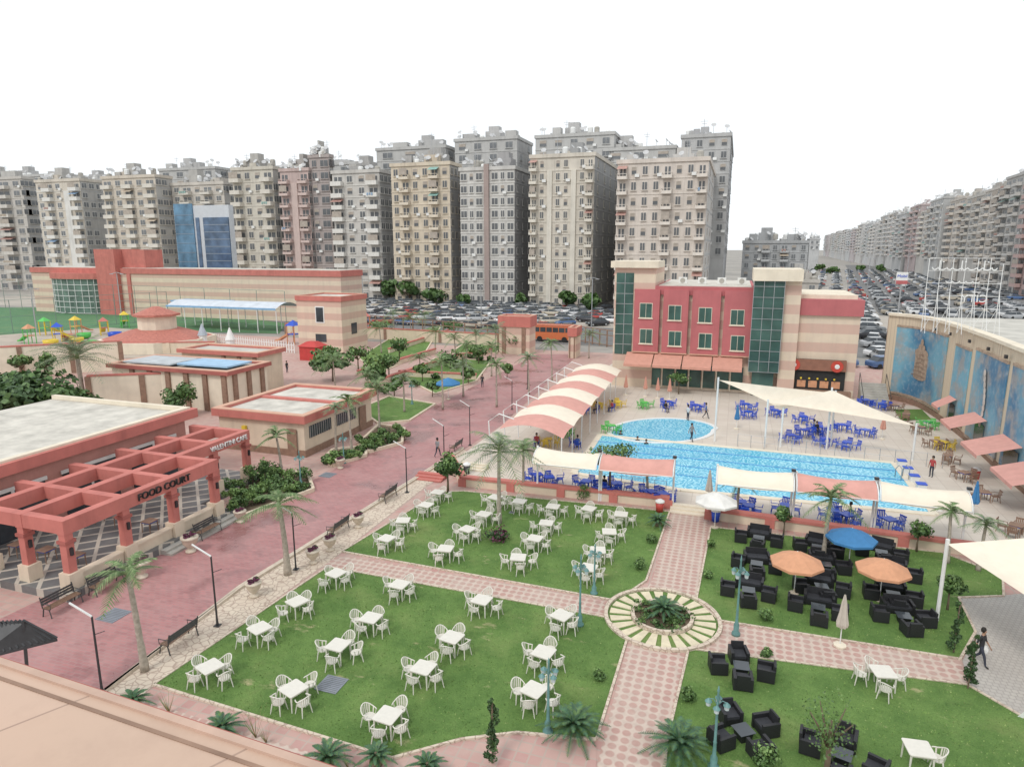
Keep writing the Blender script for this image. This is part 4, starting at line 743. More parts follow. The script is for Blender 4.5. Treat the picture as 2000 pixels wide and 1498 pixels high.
for i in range(5):
    b=MB(); x=w*(.3+.09*i); b.tube([(x+.25*cos(a),-.15,h*.70+.16*sin(a)) for a in [PI+j*PI/6 for j in range(7)]],.04,5); b.build('script_letter',white,SG)
text('CITY',.85,'sign_letters',white,SG,(w*.68,.12,h*.42),(R(90),0,R(180)),.03)
x,y=XY(*[W(1762,540,150)[0],150]); t=thing('petrol_sign','small white roadside petrol sign with blue lettering and red band','sign',(x,y,0),-GA); z=zat(552,x,y); b=MB(); b.box(-1.0,-.2,z-.3,1.0,.2,z+2.0); b.build('panel',white,t); b=MB(); b.box(-.12,-.1,0,.12,.1,z-.3); b.build('post',metalp,t); b=MB(); b.box(-1.0,-.24,z-.3,1.0,-.201,z+.4); b.build('red_band',M('sign_red',(.45,.12,.12),.5),t); text('Mobil',.78,'sign_letters',bluepl,t,(0,-.24,z+1.0),(R(90),0,0),.03)
# ---------- left sports building
VSB=118; uL,zl=W(58,512,VSB); uR,zr_=W(665,537,VSB); SB=thing('sports_building','long cream and red striped sports hall with curved glass end','building',(*XY(uL,VSB),0),-GA); w=uR-uL; h=10.6
def sx(px): return W(px,560,VSB)[0]-uL
bx('wall',SM,0,0,0,w,8,h-1.2,SB); bx('parapet',redp,-.2,-.2,h-1.2,w+.2,8.2,h,SB); bx('roof',rooflight,.5,.5,h+.003,w-.5,7.5,h+.1,SB)
bx('tower',redp,sx(200),-1.2,0,sx(238),6,W(220,500,VSB)[1]+1.5,SB); bx('tower',redp,sx(238)+.01,1,h+.01,sx(282),6,W(260,488,VSB)[1],SB)
b=MB(); c0=(sx(108)+sx(200))/2; rr=(sx(200)-sx(108))/2; b.prism([(c0+rr*cos(a),-rr*.35*sin(a)*1.) for a in [i*PI/12 for i in range(13)]],0.2,h-2.5); gl=b.build('curved_glazing',glassm('pale_green_glass',(.12,.18,.15),.2,1.4),SB)
b=MB()
for i in range(13): a=i*PI/12; b.tube([(c0+rr*cos(a)*1.01,-rr*.36*sin(a),.2),(c0+rr*cos(a)*1.01,-rr*.36*sin(a),h-2.5)],.08,4)
for j in range(7): z=.2+(h-2.7)*j/6; b.tube([(c0+rr*cos(i*PI/12)*1.01,-rr*.36*sin(i*PI/12),z) for i in range(13)],.07,4)
b.build('frame',white,gl)
b=MB(); b.prism([(c0+(rr+.5)*cos(a),-rr*.4*sin(a)-.02) for a in [i*PI/12 for i in range(13)]],h-2.5,h-1.21); b.build('glazing_fascia',redp,SB)
bx('pilaster',redp,sx(238)+2,-.25,0,sx(238)+3,-.001,h-1.22,SB)
VA=84; q0,_=W(582,640,VA); zt=W(590,578,VA)[1]; t,w,d=flatroof('tower_annex','square cream and red striped annex tower beside the sports field',q0,W(668,640,VA)[0],VA,VA+7,zt,.7,SM,redp,rooflight,over=.15)
b=MB(); b.box(w*.42,-.06,zt*.52,w*.62,-.001,zt*.82); f=b.build('window',white,t); b=MB(); b.box(w*.44,-.09,zt*.54,w*.60,-.061,zt*.80); b.build('pane',darkglass,f); b=MB(); b.box(w*.4,-.06,zt*.18,w*.64,-.002,zt*.32); b.build('window',darkglass,t)
b=MB(); b.box(w+.001,2.5,zt*.3,w+.05,4,zt*.5); b.build('window',darkglass,t)
brightred=M('bright_red',(.5,.05,.045),.6)
x,y=G(612,702); t=thing('red_booth','small bright red booth with pitched top beside the annex','booth',(x,y,0),-GA); b=MB(); b.box(-1.4,-1.1,0,1.4,1.1,1.9); b.build('wall',brightred,t); b=MB(); b.cbox(0,0,1.9,3.2,2.6,.6,0,.4); b.build('roof',brightred,t)
x,y=G(312,678); t=thing('octagonal_pavilion','octagonal cream pavilion with red tiled tiers of roof','pavilion',(x,y,0),0); dep=y*cp+HC*sp; k=dep/F
def octp(r,n=8): return [(r*cos(PI/8+i*2*PI/n),r*sin(PI/8+i*2*PI/n)) for i in range(n)]
tile=M('red_tile',(.46,.17,.13),.8,.25,3,bump=.5)
b=MB(); b.prism(octp(8.2),0,1.6); b.build('lower_wall',creamL,t); b=MB(); vs=[(*p,1.6) for p in octp(98*k)]+[(*p,2.9) for p in octp(45*k)]; b.add(vs,[(i,(i+1)%8,8+(i+1)%8,8+i) for i in range(8)]+[tuple(range(8,16))]); b.build('lower_roof',tile,t)
b=MB(); b.prism(octp(34*k),2.9,4.9); b.build('upper_wall',creamL,t)
for i in range(8): a=PI/4*i; b=MB(); b.cbox(33*k*.93*cos(a),33*k*.93*sin(a),3.5,.1,1.4,.9,a); b.build('window',darkglass,t)
b=MB(); b.prism(octp(42*k),4.9,5.2); vs=[(*p,5.2) for p in octp(40*k)]+[(*p,6.3) for p in octp(6*k)]; b.add(vs,[(i,(i+1)%8,8+(i+1)%8,8+i) for i in range(8)]+[tuple(range(8,16))]); b.build('upper_roof',tile,t)
field=lawnmat('turf',(.09,.22,.10),(.12,.27,.13),(.1,.2,.08),.9)
sheet('sports_turf',[(-200,600),(330,602),(560,632),(545,652),(210,645),(-200,668)],.03,field)
sheet('playground_ground',[(-100,662),(210,640),(420,655),(420,700),(-100,700)],.035,M('play_sand',(.42,.36,.30),.9,.2,.3,kind='World'))
def fence(label,p0,p1,h,n,m=metalp,name='mesh_fence',rails=(1,.5,.02),rad=.06):
    A=Vector((*G(*p0),0)); B=Vector((*G(*p1),0)); t=thing(name,label,'fence',A[:]); D=B-A
    for i in range(n+1): b=MB(); p=D*(i/n); b.tube([p,p+Vector((0,0,h))],rad,5); b.build('fence_post',m,t)
    b=MB()
    for r_ in rails: b.tube([Vector((0,0,h*r_)),D+Vector((0,0,h*r_))],rad*.6,4)
    b.build('rail',m,t); return t
gm=M('fence_green',(.2,.26,.23),.6)
fence('tall mesh fence posts along the near side of the sports field',(-20,655),(330,625),6,9,gm); fence('tall mesh fence along the far side of the sports field',(-20,600),(560,640),7,14,gm)
A=Vector(G(400,668)); B=Vector(G(575,690)); t=thing('picket_fence','white picket fence in front of the play yard','fence',(*A,0),math.atan2(B.y-A.y,B.x-A.x)); L=(B-A).length
for i in range(40): b=MB(); x=L*i/39; b.add([(x-.1,0,0),(x+.1,0,0),(x+.1,0,1.4),(x,0,1.7),(x-.1,0,1.4)],[(0,1,2,3,4)]); b.build('picket',white,t)
b=MB(); b.box(0,.02,.4,L,.07,.5); b.box(0,.02,1.1,L,.07,1.2); b.build('rail',white,t)
x,y=G(345,640); ub_,vb_=UVof(x,y); u2,_=W(555,650,vb_); t=thing('field_shelter','long curved white and blue canopy shelter beside the sports field','shelter',(*XY(ub_,vb_),0),-GA); w=u2-ub_
b=MB(); n=8; vs=[(xx,-2+ 7*j/n,4.4+1.*sin(PI*j/n)) for xx in (0,w) for j in range(n+1)]; b.add(vs,[(j,j+1,n+2+j,n+1+j) for j in range(n)]); b.build('roof_panel',M('pale_sheet',(.56,.60,.65),.6,.15,.8),t,True)
bt=M('blue_trim',(.22,.40,.60),.5)
b=MB(); b.box(0,-2.1,4.2,w,-2.03,4.55); b.build('fascia',bt,t); b=MB(); b.box(-5,4.,4.6,w*.3,8,4.9); b.build('blue_roof',bt,t)
for i in range(7): b=MB(); b.tube([(w*i/6,-1.9,0),(w*i/6,-1.9,4.4)],.08,5); b.tube([(w*i/6,4.8,0),(w*i/6,4.8,4.4)],.08,5); b.build('post',white,t)
def slide(px,py,m1,m2,label,s=1.):
    x,y=G(px,py); t=thing('play_slide',label,'slide',(x,y,0),rnd.uniform(0,3)); t.scale=(s,s,s)
    for a in (-1,1):
        for c in (-1,1): b=MB(); b.tube([(a*.6,c*.6,0),(a*.6,c*.6,2.6)],.07,6); b.build('post',m1,t)
    b=MB(); b.box(-.6,-.6,1.3,.6,.6,1.4); b.build('platform',m2,t); b=MB(); b.cbox(0,0,2.5,1.5,1.5,.7,0,.05); b.build('roof',m2,t)
    b=MB(); pts=[(.6,1.35),(1.4,.9),(2.4,.35),(3.,.25)]; vs=[(a,c,z) for a,z in pts for c in (-.35,.35)]+[(a,c*1.05,z+.25) for a,z in pts for c in (-.35,.35)]; b.add(vs,[(i*2,i*2+1,i*2+3,i*2+2) for i in range(3)]+[(i*2,i*2+2,8+i*2+2,8+i*2) for i in range(3)]+[(i*2+1,i*2+3,8+i*2+3,8+i*2+1) for i in range(3)]); b.build('chute',m1,t)
slide(115,668,yellowpl,bluepl,'yellow and blue playground slide near the left wall'); slide(205,655,yellowpl,redp,'yellow and red slide tower behind the green cups'); slide(575,672,orangecl,bluepl,'orange climbing tower with blue roof beside annex',1.2)
slide(715,650,orangecl,redp,'red and orange play tower right of annex',1.2); slide(245,640,greenpl,yellowpl,'green and yellow slide by the field fence'); slide(60,672,greenpl,orangecl,'green play tower at far left wall'); slide(150,652,orangecl,yellowpl,'orange and yellow slide behind the cups'); slide(90,655,yellowpl,greenpl,'yellow slide with green roof by the turf')
for i,(a,c,m) in enumerate([(175,678,greenpl),(195,682,greenpl),(150,672,yellowpl),(225,660,bluepl),(135,665,redp),(165,662,greenpl),(100,676,yellowpl)]):
    x,y=G(a,c); b=MB(); b.lathe([(.3,0),(1.0,.3),(1.1,1.0),(1.0,1.0),(.8,.45),(.1,.4)],n=12); o=b.build('ride_cup',m,None,True,(x,y,0)); tag(o,'round %s playground ride cup, %s'%(['green','green','yellow','blue','red','green','yellow'][i],['left of the pair','right of the pair','behind the pair','near pavilion','by yellow slide','farthest back','nearest the left wall'][i]),'ride')
for i,(a,c) in enumerate([(398,680),(452,690)]):
    x,y=G(a,c); t=thing('small_turret','white round play turret with pointed top, %s'%('left one','right one')[i],'turret',(x,y,0)); b=MB(); b.lathe([(.6,0),(.6,2.)],n=10); b.build('wall',white,t); b=MB(); b.lathe([(.75,2.),(.05,3.8)],n=10); b.build('roof',(M('grey_roof',(.4,.45,.5)),white)[i],t)
for i,(a,b_,top,base,l) in enumerate([(975,1040,617,692,'red and cream gatehouse block at the far end of red road'),(1110,1130,640,700,'cream gate pillar right of road end')]):
    v=GUV((a+b_)/2,base)[1]; q0=W(a,base,v)[0]; q1=W(b_-6,base,v)[0]; zt=W(a,top,v)[1]; t,w,d=flatroof('gatehouse',l,q0,q1,v,v+3,zt,zt*.28,SM,redp,rooflight,over=.15)
    for s_ in (0.1,.75): b=MB(); b.box(w*s_,-.15,0,w*(s_+.12),0,zt*.7); b.build('pilaster',brownst,t)
for i,(p,q) in enumerate([((700,640),(975,668)),((1130,668),(1200,680))]): fence('boundary railing with posts along the street, %s'%('left part','right part')[i],p,q,2.6,14 if i==0 else 5,brownst,'street_railing',(1,.7,.1),.12)
wallline('cream street boundary wall behind the far garden',(560,652),(975,676),1.8,cream,redp,9,brownst)
fence('thin white post and rail fence around the far pool deck',(1080,880),(1110,800),1.1,8,white,'pool_fence',(1,.5),.03); fence('thin post and rope fence behind the main pool',(1440,872),(1840,915),1.,14,metalp,'pool_fence',(1,.5),.02); fence('thin post and rope fence on near pool side',(1130,948),(1300,970),1.,8,metalp,'pool_fence',(1,.5),.02)
for i,(a,c) in enumerate([(1130,905),(1760,935)]):
    x,y=G(a,c); t=thing('pool_ladder','chrome ladder at the %s end of the pool'%('left','right')[i],'ladder',(x,y,0))
    for s_ in (-.25,.25): b=MB(); b.tube([(s_,-.4,.0),(s_,-.4,.8),(s_,0,.95),(s_,.3,.6),(s_,.3,0)],.03,6); b.build('handrail',metalp,t,True)
for k in range(6):
    p=Vector(main[2]).lerp(Vector(main[3]),(k+.5)/6); t=thing('starting_block','white and blue starting block at the pool right end, %s from far'%ORD[k],'starting block',(p.x+.35,p.y,.02),-GA,'starting blocks'); b=MB(); b.box(-.25,-.25,0,.25,.25,.45); b.build('base',white,t); b=MB(); b.box(-.3,-.28,.45,.28,.28,.5); b.build('platform',bluepl,t)
for a,c,w_,l in [(222,1202,.95,'dark drain grate set in the red road'),(648,1338,.85,'grey square manhole cover in the lower left lawn'),(640,928,.9,'small dark grate at road edge by kiosk'),(1000,1002,.3,'small pale utility cover on upper lawn')]:
    x,y=G(a,c); b=MB(); b.box(-w_/2,-w_/2,0,w_/2,w_/2,.02); b.mi=1
    for i in range(9): b.box(-w_/2+.05,-w_/2+.06+i*w_/9.6,.021,w_/2-.05,-w_/2+.075+i*w_/9.6,.025)
    tag(b.build('drain_cover',[M('grate',(.22,.24,.27),.7),M('grate_slot',(.1,.1,.11),.7)],None,False,(x,y,.04 if a in(648,1000) else .01),-GA),l,'drain cover')
# ---------- foreground roof
z=12.2; P=[G(-300,1200,z),G(0,1300,z),G(610,1500,z),G(730,1545,z),G(730,2600,z),G(-300,2600,z)]
t=thing('foreground_roof','flat peach coloured roof ledge in the bottom left foreground','roof',(0,0,0)); tile_=brickm('ledge_tiles',(.60,.42,.32),(.57,.40,.30),(.33,.22,.17),1.15,3.2,.008,.5,(.48,.35,.27),.7,rot=R(28),off=0)
b=MB(); b.prism(P,z-.35,z); b.build('slab',tile_,t)
def off(b,p,q,d0,d1,z0,z1):
    p=Vector(p);q=Vector(q); d=(q-p).normalized(); nn=Vector((-d.y,d.x)); b.prism([(p+nn*d0)[:],(q+nn*d0)[:],(q+nn*d1)[:],(p+nn*d1)[:]],z0,z1)
b=MB(); off(b,P[0],P[3],.0,.05,z-.4,z+.02); b.build('edge_trim',M('ledge_trim',(.52,.36,.28),.8,.15,3,streak=.3),t); b=MB(); off(b,P[0],P[3],.051,.075,z-.4,z-.0); b.build('edge_strip',redD,t); b=MB(); off(b,P[0],P[3],-.10,-.075,z+.001,z+.006); b.build('joint_line',brownst,t)
# ---------- apartment city
def haze_mix(c,k): return tuple(x*(1-k)+y*k for x,y in zip(c,(.60,.62,.64)))  # painted haze: building colours are paled towards a flat grey
shut=M('shutter',(.40,.35,.30),.8,.2,1); cloths=[M('balcony_cloth_%s'%n_,c_,.8,.2,1) for n_,c_ in (('green',(.25,.42,.38)),('blue',(.25,.36,.5)),('tan',(.5,.42,.33)),('red',(.45,.27,.23)))]
AM={}
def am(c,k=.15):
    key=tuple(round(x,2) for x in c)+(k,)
    if key not in AM: AM[key]=M('facade_%d'%len(AM),haze_mix(c,k),.9,.13,.25,streak=.4)
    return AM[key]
HG=[M('haze_glass_%d'%i,haze_mix((.06,.065,.07),k),.4,.6,.4) for i,k in enumerate((.12,.22,.40))]  # window colours with three strengths of painted haze
def block(E,w,d,h,floors,pat,fc,sc,acc,hzk=0,zmin=0,side=3,seed=0,roof=True,stripm=None):
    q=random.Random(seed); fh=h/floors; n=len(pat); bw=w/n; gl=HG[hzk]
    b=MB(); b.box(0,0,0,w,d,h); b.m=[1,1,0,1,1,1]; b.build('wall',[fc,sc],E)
    b=MB()
    for k in range(1,floors):
        if k*fh>zmin: b.box(-.1,-.12,k*fh-.1,w+.1,-.001,k*fh+.1)
    if b.v: b.build('floor_band',acc,E)
    b=MB(); b.box(-.3,-.3,h,w+.3,.2,h+.9); b.box(w-.2,.201,h,w+.3,d+.1,h+.9); b.box(-.3,.201,h,.2,d+.1,h+.9); b.build('parapet',fc,E)
    bs=q.uniform(.86,.97); bd=q.uniform(1.3,2.0); pfull=q.random()<.5
    def proto(kind):
        b=MB(); ww=bw*.42 if kind!='W' else bw*.74; hh=fh*.5
        if kind in 'wW':
            b.mi=0; b.box(-ww/2-.12,-.10,-.12,ww/2+.12,-.001,hh+.12); b.mi=1; b.box(-ww/2,-.14,0,ww/2,-.102,hh); b.mi=0; b.box(-.05,-.17,0,.05,-.141,hh); b.box(-ww/2-.2,-.3,-.22,ww/2+.2,-.101,-.121)
            return b.mesh('window',[acc,gl])
        if kind=='s':
            b.mi=0; b.box(-ww/2-.1,-.1,-.1,ww/2+.1,-.001,hh+.1); b.mi=1; b.box(-ww/2,-.14,0,ww/2,-.102,hh*.5); b.mi=2; b.box(-ww/2,-.16,hh*.5,ww/2,-.103,hh); return b.mesh('window',[acc,gl,shut])
        if kind=='a': b.box(-.5,-.6,0,.5,-.15,.7); return b.mesh('air_conditioner',[white])
        ww=bw*bs; dd=bd
        b.mi=1; b.box(-ww/2+.5,-.06,.05,ww/2-.5,-.002,fh*.72); b.mi=0; b.box(-.12,-.12,.05,.12,-.061,fh*.74); b.box(-ww/2,-dd,-.15,ww/2,-.13,.1); b.box(-ww/2,-dd,.101,ww/2,-dd+.14,1.05 if pfull else .55); b.box(-ww/2,-dd+.141,.101,-ww/2+.12,-.13,1.05); b.box(ww/2-.12,-dd+.141,.101,ww/2,-.13,1.05)
        if not pfull: b.box(-ww/2,-dd,.98,ww/2,-dd+.1,1.08)
        if kind=='r': b.mi=2; b.box(-ww/2+.2,-dd-.05,1.05,ww/2-.2,-dd+.06,fh*.8) 
        if kind=='g': b.mi=3; b.add([(-ww/2,-.15,fh*.86),(ww/2,-.15,fh*.86),(ww/2,-dd-.4,fh*.6),(-ww/2,-dd-.4,fh*.6)],[(0,1,2,3)])
        if kind=='l': b.mi=3; [b.box(-ww/2+.4+i*.7,-dd-.12,.3+.1*(i%2),-ww/2+.85+i*.7,-dd-.08,1.0) for i in range(max(1,int(ww/.75)-1))]
        return b.mesh('balcony',[acc,gl,stripm or shut,q.choice(cloths)])
    PM={}
    def place(kind,x,y,z,rz=0):
        nm={'w':'window','W':'window','s':'window','b':'balcony','r':'balcony','g':'balcony','l':'balcony','a':'air_conditioner'}[kind]
        if kind not in PM: PM[kind]=proto(kind)
        cnt[nm]=cnt.get(nm,0)+1
        if cnt[nm]>100: return
        o=bpy.data.objects.new(nm,PM[kind]); C.objects.link(o); o.location=(x,y,z); o.rotation_euler=(0,0,rz); setp(o,E)
    cnt={}
    for k in range(floors):
        if k*fh<zmin: continue
        for i,ch in enumerate(pat):
            x=bw*(i+.5); z=k*fh
            if ch in 'wW': place('s' if (ch=='w' and q.random()<.3) else ch,x,0,z+fh*.28)
            elif ch in 'b': place(q.choice('bbbbbrrgl'),x,0,z) if k>0 else place('W',x,0,z+.3)
            if ch=='w' and q.random()<.3: place('a',x+bw*.3,0,z+fh*.1)
    for i,ch in enumerate(pat):
        if ch=='|': b=MB(); b.box(bw*i+bw*.2,-.7,0,bw*(i+1)-bw*.2,-.002,h+1.5); b.build('stair_strip',stripm or sc,E)
        if ch=='c': b=MB(); b.box(bw*i+bw*.2,-.5,0,bw*(i+1)-bw*.2,-.002,h-fh); b.build('pier',acc,E)
    if side:
        b=MB()
        for k in range(1,floors): 
            if k*fh>zmin: b.box(w+.001,.1,k*fh-.15,w+.06,d-.1,k*fh+.15)
        if b.v: b.build('concrete_band',acc if hzk>1 else am((.38,.37,.36),.25),E)
        for k in range(floors):
            if k*fh<zmin: continue
            for i in range(side):
                if q.random()<.82: place('w',w,d*(i+.5)/side,k*fh+fh*.3,PI/2)
    if roof:
        sw=min(5,w*.3); x0=q.uniform(.1,.55)*w; b=MB(); b.box(x0,d*.3,h,x0+sw,d*.3+4.5,h+3.4); b.box(x0+.8,d*.3+.8,h+3.4,x0+sw-.8,d*.3+3.6,h+5); b.build('stair_tower',sc,E)
        for _ in range(2): x1=q.uniform(.02,.8)*w; yy=q.uniform(.02,.2)*d; b=MB(); b.box(x1,yy+.3,h,x1+w*q.uniform(.1,.25),yy+3,h+q.uniform(1.6,3)); b.build('roof_room',fc if _ else sc,E)
        for i in range(q.randint(3,6)): b=MB(); b.lathe([(.75,0),(.8,.1),(.8,1.5),(.55,1.8),(.2,1.85)],q.uniform(.05,.95)*w,q.uniform(.1,.5)*d,9,h+q.choice((0,1.2))); b.build('water_tank',white if q.random()<.6 else concrete,E)
        for i in range(q.randint(7,12)):
            x=q.uniform(.03,.97)*w; y=q.uniform(.03,.3)*d; hh=q.uniform(1.2,3.2); b=MB(); b.tube([(x,y,h),(x,y,h+hh)],.05,4); b.build('dish_mast',metalp,E); b=MB(); b.lathe([(.05,0),(.4,.07),(.7,.26)],n=10); o=b.build('satellite_dish',M('dish_grey',(.5,.5,.5),.6),E,loc=(x,y-.1,h+hh-.1)); o.rotation_euler=(R(50),0,q.uniform(-1,1)+.6)
        x=q.uniform(.2,.8)*w; b=MB(); b.tube([(x,2,h),(x,2,h+5)],.06,4); b.tube([(x-1,2,h+4.4),(x+1,2,h+4.4)],.04,4); b.tube([(x-.7,2,h+3.8),(x+.7,2,h+3.8)],.04,4); b.build('antenna',metalp,E)
def apart(label,x0,xm,x1,top,V,fc,sc,pat,acc,floors=11,zmin=0,seed=1,side=3,k=.15,strip=None,depth=None):
    u0,h=W(x0,top,V); u1,_=W(xm,top,V); w=u1-u0; h-=.9
    if depth is None:
        lo,hi=2.,45.
        for _ in range(30):
            m=(lo+hi)/2
            if proj(u1,V+m,h)<x1: lo=m
            else: hi=m
        depth=lo
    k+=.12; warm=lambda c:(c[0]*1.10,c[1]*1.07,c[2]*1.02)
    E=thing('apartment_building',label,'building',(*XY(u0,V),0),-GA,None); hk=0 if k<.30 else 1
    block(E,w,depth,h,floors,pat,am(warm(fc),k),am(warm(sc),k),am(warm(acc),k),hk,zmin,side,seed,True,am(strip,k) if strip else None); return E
bei=(.54,.47,.37); gry=(.35,.33,.30); lt=(.56,.52,.45); wht=(.62,.61,.58)
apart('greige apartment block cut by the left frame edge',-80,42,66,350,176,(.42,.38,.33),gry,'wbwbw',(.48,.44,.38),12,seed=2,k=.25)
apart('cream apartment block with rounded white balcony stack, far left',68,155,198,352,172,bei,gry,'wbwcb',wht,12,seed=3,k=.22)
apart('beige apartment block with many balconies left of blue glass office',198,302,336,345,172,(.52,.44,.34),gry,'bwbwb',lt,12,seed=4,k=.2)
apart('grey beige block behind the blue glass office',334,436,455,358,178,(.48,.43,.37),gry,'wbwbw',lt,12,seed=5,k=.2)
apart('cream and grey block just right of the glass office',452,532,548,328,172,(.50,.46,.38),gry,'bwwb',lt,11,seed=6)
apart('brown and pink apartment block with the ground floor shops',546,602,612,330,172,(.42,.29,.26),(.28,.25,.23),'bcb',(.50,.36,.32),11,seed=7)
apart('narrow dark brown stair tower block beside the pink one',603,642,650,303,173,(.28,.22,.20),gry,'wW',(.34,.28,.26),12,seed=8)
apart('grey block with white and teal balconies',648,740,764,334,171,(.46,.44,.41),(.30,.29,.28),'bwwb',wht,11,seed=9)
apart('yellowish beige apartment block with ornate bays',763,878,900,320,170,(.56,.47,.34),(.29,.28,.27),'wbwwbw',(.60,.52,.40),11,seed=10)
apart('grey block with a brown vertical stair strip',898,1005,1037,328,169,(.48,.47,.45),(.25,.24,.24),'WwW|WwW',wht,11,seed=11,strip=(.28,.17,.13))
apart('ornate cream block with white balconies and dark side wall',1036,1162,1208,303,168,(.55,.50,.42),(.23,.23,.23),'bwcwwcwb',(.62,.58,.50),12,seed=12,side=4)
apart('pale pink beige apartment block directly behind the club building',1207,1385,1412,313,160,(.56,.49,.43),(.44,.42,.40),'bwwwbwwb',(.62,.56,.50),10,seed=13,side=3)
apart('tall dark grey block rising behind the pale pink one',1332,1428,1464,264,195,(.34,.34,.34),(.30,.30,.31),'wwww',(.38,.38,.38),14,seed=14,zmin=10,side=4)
for i,(a,m_,e,t_,p) in enumerate([(735,870,892,290,'www'),(888,1010,1042,272,'wwww'),(1046,1200,1242,265,'wwwww'),(1180,1320,1340,290,'www'),(560,700,735,322,'www'),(310,420,450,330,'wwww'),(-20,120,180,345,'wwww'),(140,210,225,352,'www'),(440,560,570,335,'wwww')]):
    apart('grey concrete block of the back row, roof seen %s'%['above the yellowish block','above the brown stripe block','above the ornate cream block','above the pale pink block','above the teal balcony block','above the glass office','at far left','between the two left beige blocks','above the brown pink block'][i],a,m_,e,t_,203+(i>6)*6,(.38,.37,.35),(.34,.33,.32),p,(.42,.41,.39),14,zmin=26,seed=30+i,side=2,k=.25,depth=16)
u0,h=W(338,403,140); u1,_=W(446,403,140); E=thing('glass_office','modern blue glass office block with a white centre panel','building',(*XY(u0,140),0),-GA); w=u1-u0
bx('wall',M('office_white',(.55,.58,.61),.6,.08,1),0,0,0,w,1.6,h,E); bx('glazing',blueglass,w*.02,-.3,0,w*.36,-.01,h+.5,E); navy=glassm('navy_glass',(.08,.13,.21)); bx('glazing',navy,w*.54,-.3,3,w*.99,-.01,h-3,E); bx('glazing',navy,w*.40,-.2,3,w*.46,-.01,h-3,E)
b=MB()
for i in range(1,11): b.box(w*.02,-.36,h*i/11-.05,w*.36,-.301,h*i/11+.05); b.box(w*.54,-.36,3+(h-6)*i/11-.08,w*.99,-.301,3+(h-6)*i/11+.08)
b.build('mullions',M('office_frame',(.25,.30,.36),.5),E)
apart('low dark grey apartment block at the start of the avenue',1452,1580,1600,470,230,(.30,.31,.32),(.28,.29,.30),'wwbwbww',(.36,.37,.38),6,seed=50,side=2,k=.2,depth=16)
apart('low beige shed block beside the low dark block',1500,1600,1612,545,200,(.42,.38,.33),gry,'wwww',(.45,.42,.38),2,seed=51,side=1,k=.2,depth=12)
A=Vector(G(1995,345,38)); Bq=Vector(G(1612,463,38)); D=(Bq-A); LL=D.length; D/=LL; ang=math.atan2(D.x,D.y); s=-26
tops=[(.40,.25,.22),(.44,.42,.39),(.55,.50,.44),(.48,.44,.38),(.52,.45,.37),(.44,.42,.38),(.54,.48,.40)]
i=0
while s<LL and i<25:
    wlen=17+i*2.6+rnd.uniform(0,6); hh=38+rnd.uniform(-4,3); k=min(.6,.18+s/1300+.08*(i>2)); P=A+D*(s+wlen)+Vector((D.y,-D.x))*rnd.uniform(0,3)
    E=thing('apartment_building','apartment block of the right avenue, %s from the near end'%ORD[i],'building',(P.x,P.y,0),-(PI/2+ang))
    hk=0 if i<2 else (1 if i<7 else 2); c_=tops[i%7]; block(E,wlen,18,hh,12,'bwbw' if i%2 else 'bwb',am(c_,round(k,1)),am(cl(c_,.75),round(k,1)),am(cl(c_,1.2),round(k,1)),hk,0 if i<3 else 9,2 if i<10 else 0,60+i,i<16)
    s+=wlen+2+i*.6; i+=1
for i in range(5):
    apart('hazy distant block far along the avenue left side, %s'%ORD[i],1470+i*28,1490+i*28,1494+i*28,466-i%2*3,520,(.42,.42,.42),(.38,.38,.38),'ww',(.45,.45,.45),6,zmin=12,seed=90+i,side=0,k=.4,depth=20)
# ---------- cars
def loft(b,st,T=lambda p:p):
    vs=[]
    for x,z0,z1,hw in st: vs+=[(x,-hw,z0),(x,-hw*1.04,(z0+z1)/2),(x,-hw*.95,z1),(x,hw*.95,z1),(x,hw*1.04,(z0+z1)/2),(x,hw,z0)]
    n=len(st); b.add([T(p) for p in vs],[(i*6+j,i*6+(j+1)%6,(i+1)*6+(j+1)%6,(i+1)*6+j) for i in range(n-1) for j in range(6)]+[tuple(range(5,-1,-1)),tuple(range((n-1)*6,n*6))])
def body(b,T=lambda p:p): loft(b,[(-2.2,.38,.72,.70),(-2.12,.25,.90,.80),(-1.3,.22,.97,.86),(.9,.22,.94,.86),(1.9,.25,.80,.82),(2.2,.35,.60,.70)],T)
def glass(b,T=lambda p:p): b.add([T(p) for p in [(-1.75,-.78,.94),(1.2,-.78,.92),(1.2,.78,.92),(-1.75,.78,.94),(-1.2,-.62,1.40),(.3,-.62,1.42),(.3,.62,1.42),(-1.2,.62,1.40)]],BF)
def roofp(b): b.box(-1.22,-.63,1.415,.32,.63,1.45); [b.tube([(-.45,k*.785,.93),(-.45,k*.63,1.42)],.03,4) for k in (-1,1)]
def wheel(b,x,y): b.add([(x+.32*cos(t),y+s*.1,.32+.32*sin(t)) for s in (-1,1) for t in [i*PI/6 for i in range(12)]],[tuple(range(12)),tuple(range(23,11,-1))]+[(i,12+i,12+(i+1)%12,(i+1)%12) for i in range(12)])
ccols=[('white',M('car_white',(.7,.7,.7),.3,.04)),('silver',M('car_silver',(.42,.43,.44),.3,.05)),('black',M('car_black',(.03,.03,.035),.25,.1)),('dark grey',M('car_grey',(.15,.16,.17),.3,.1)),('red',M('car_red',(.40,.06,.05),.3,.1)),('blue',M('car_blue',(.07,.13,.27),.3,.1)),('beige',M('car_beige',(.45,.40,.32),.35,.05))]
wts=[0,0,0,1,1,1,2,2,3,3,3,4,5,6]
r=thing('parked_car'); b=MB(); body(b); b.build('body',ccols[0][1],r,True); b=MB(); glass(b); b.build('window',darkglass,r); b=MB(); roofp(b); b.build('roof_panel',ccols[0][1],r)
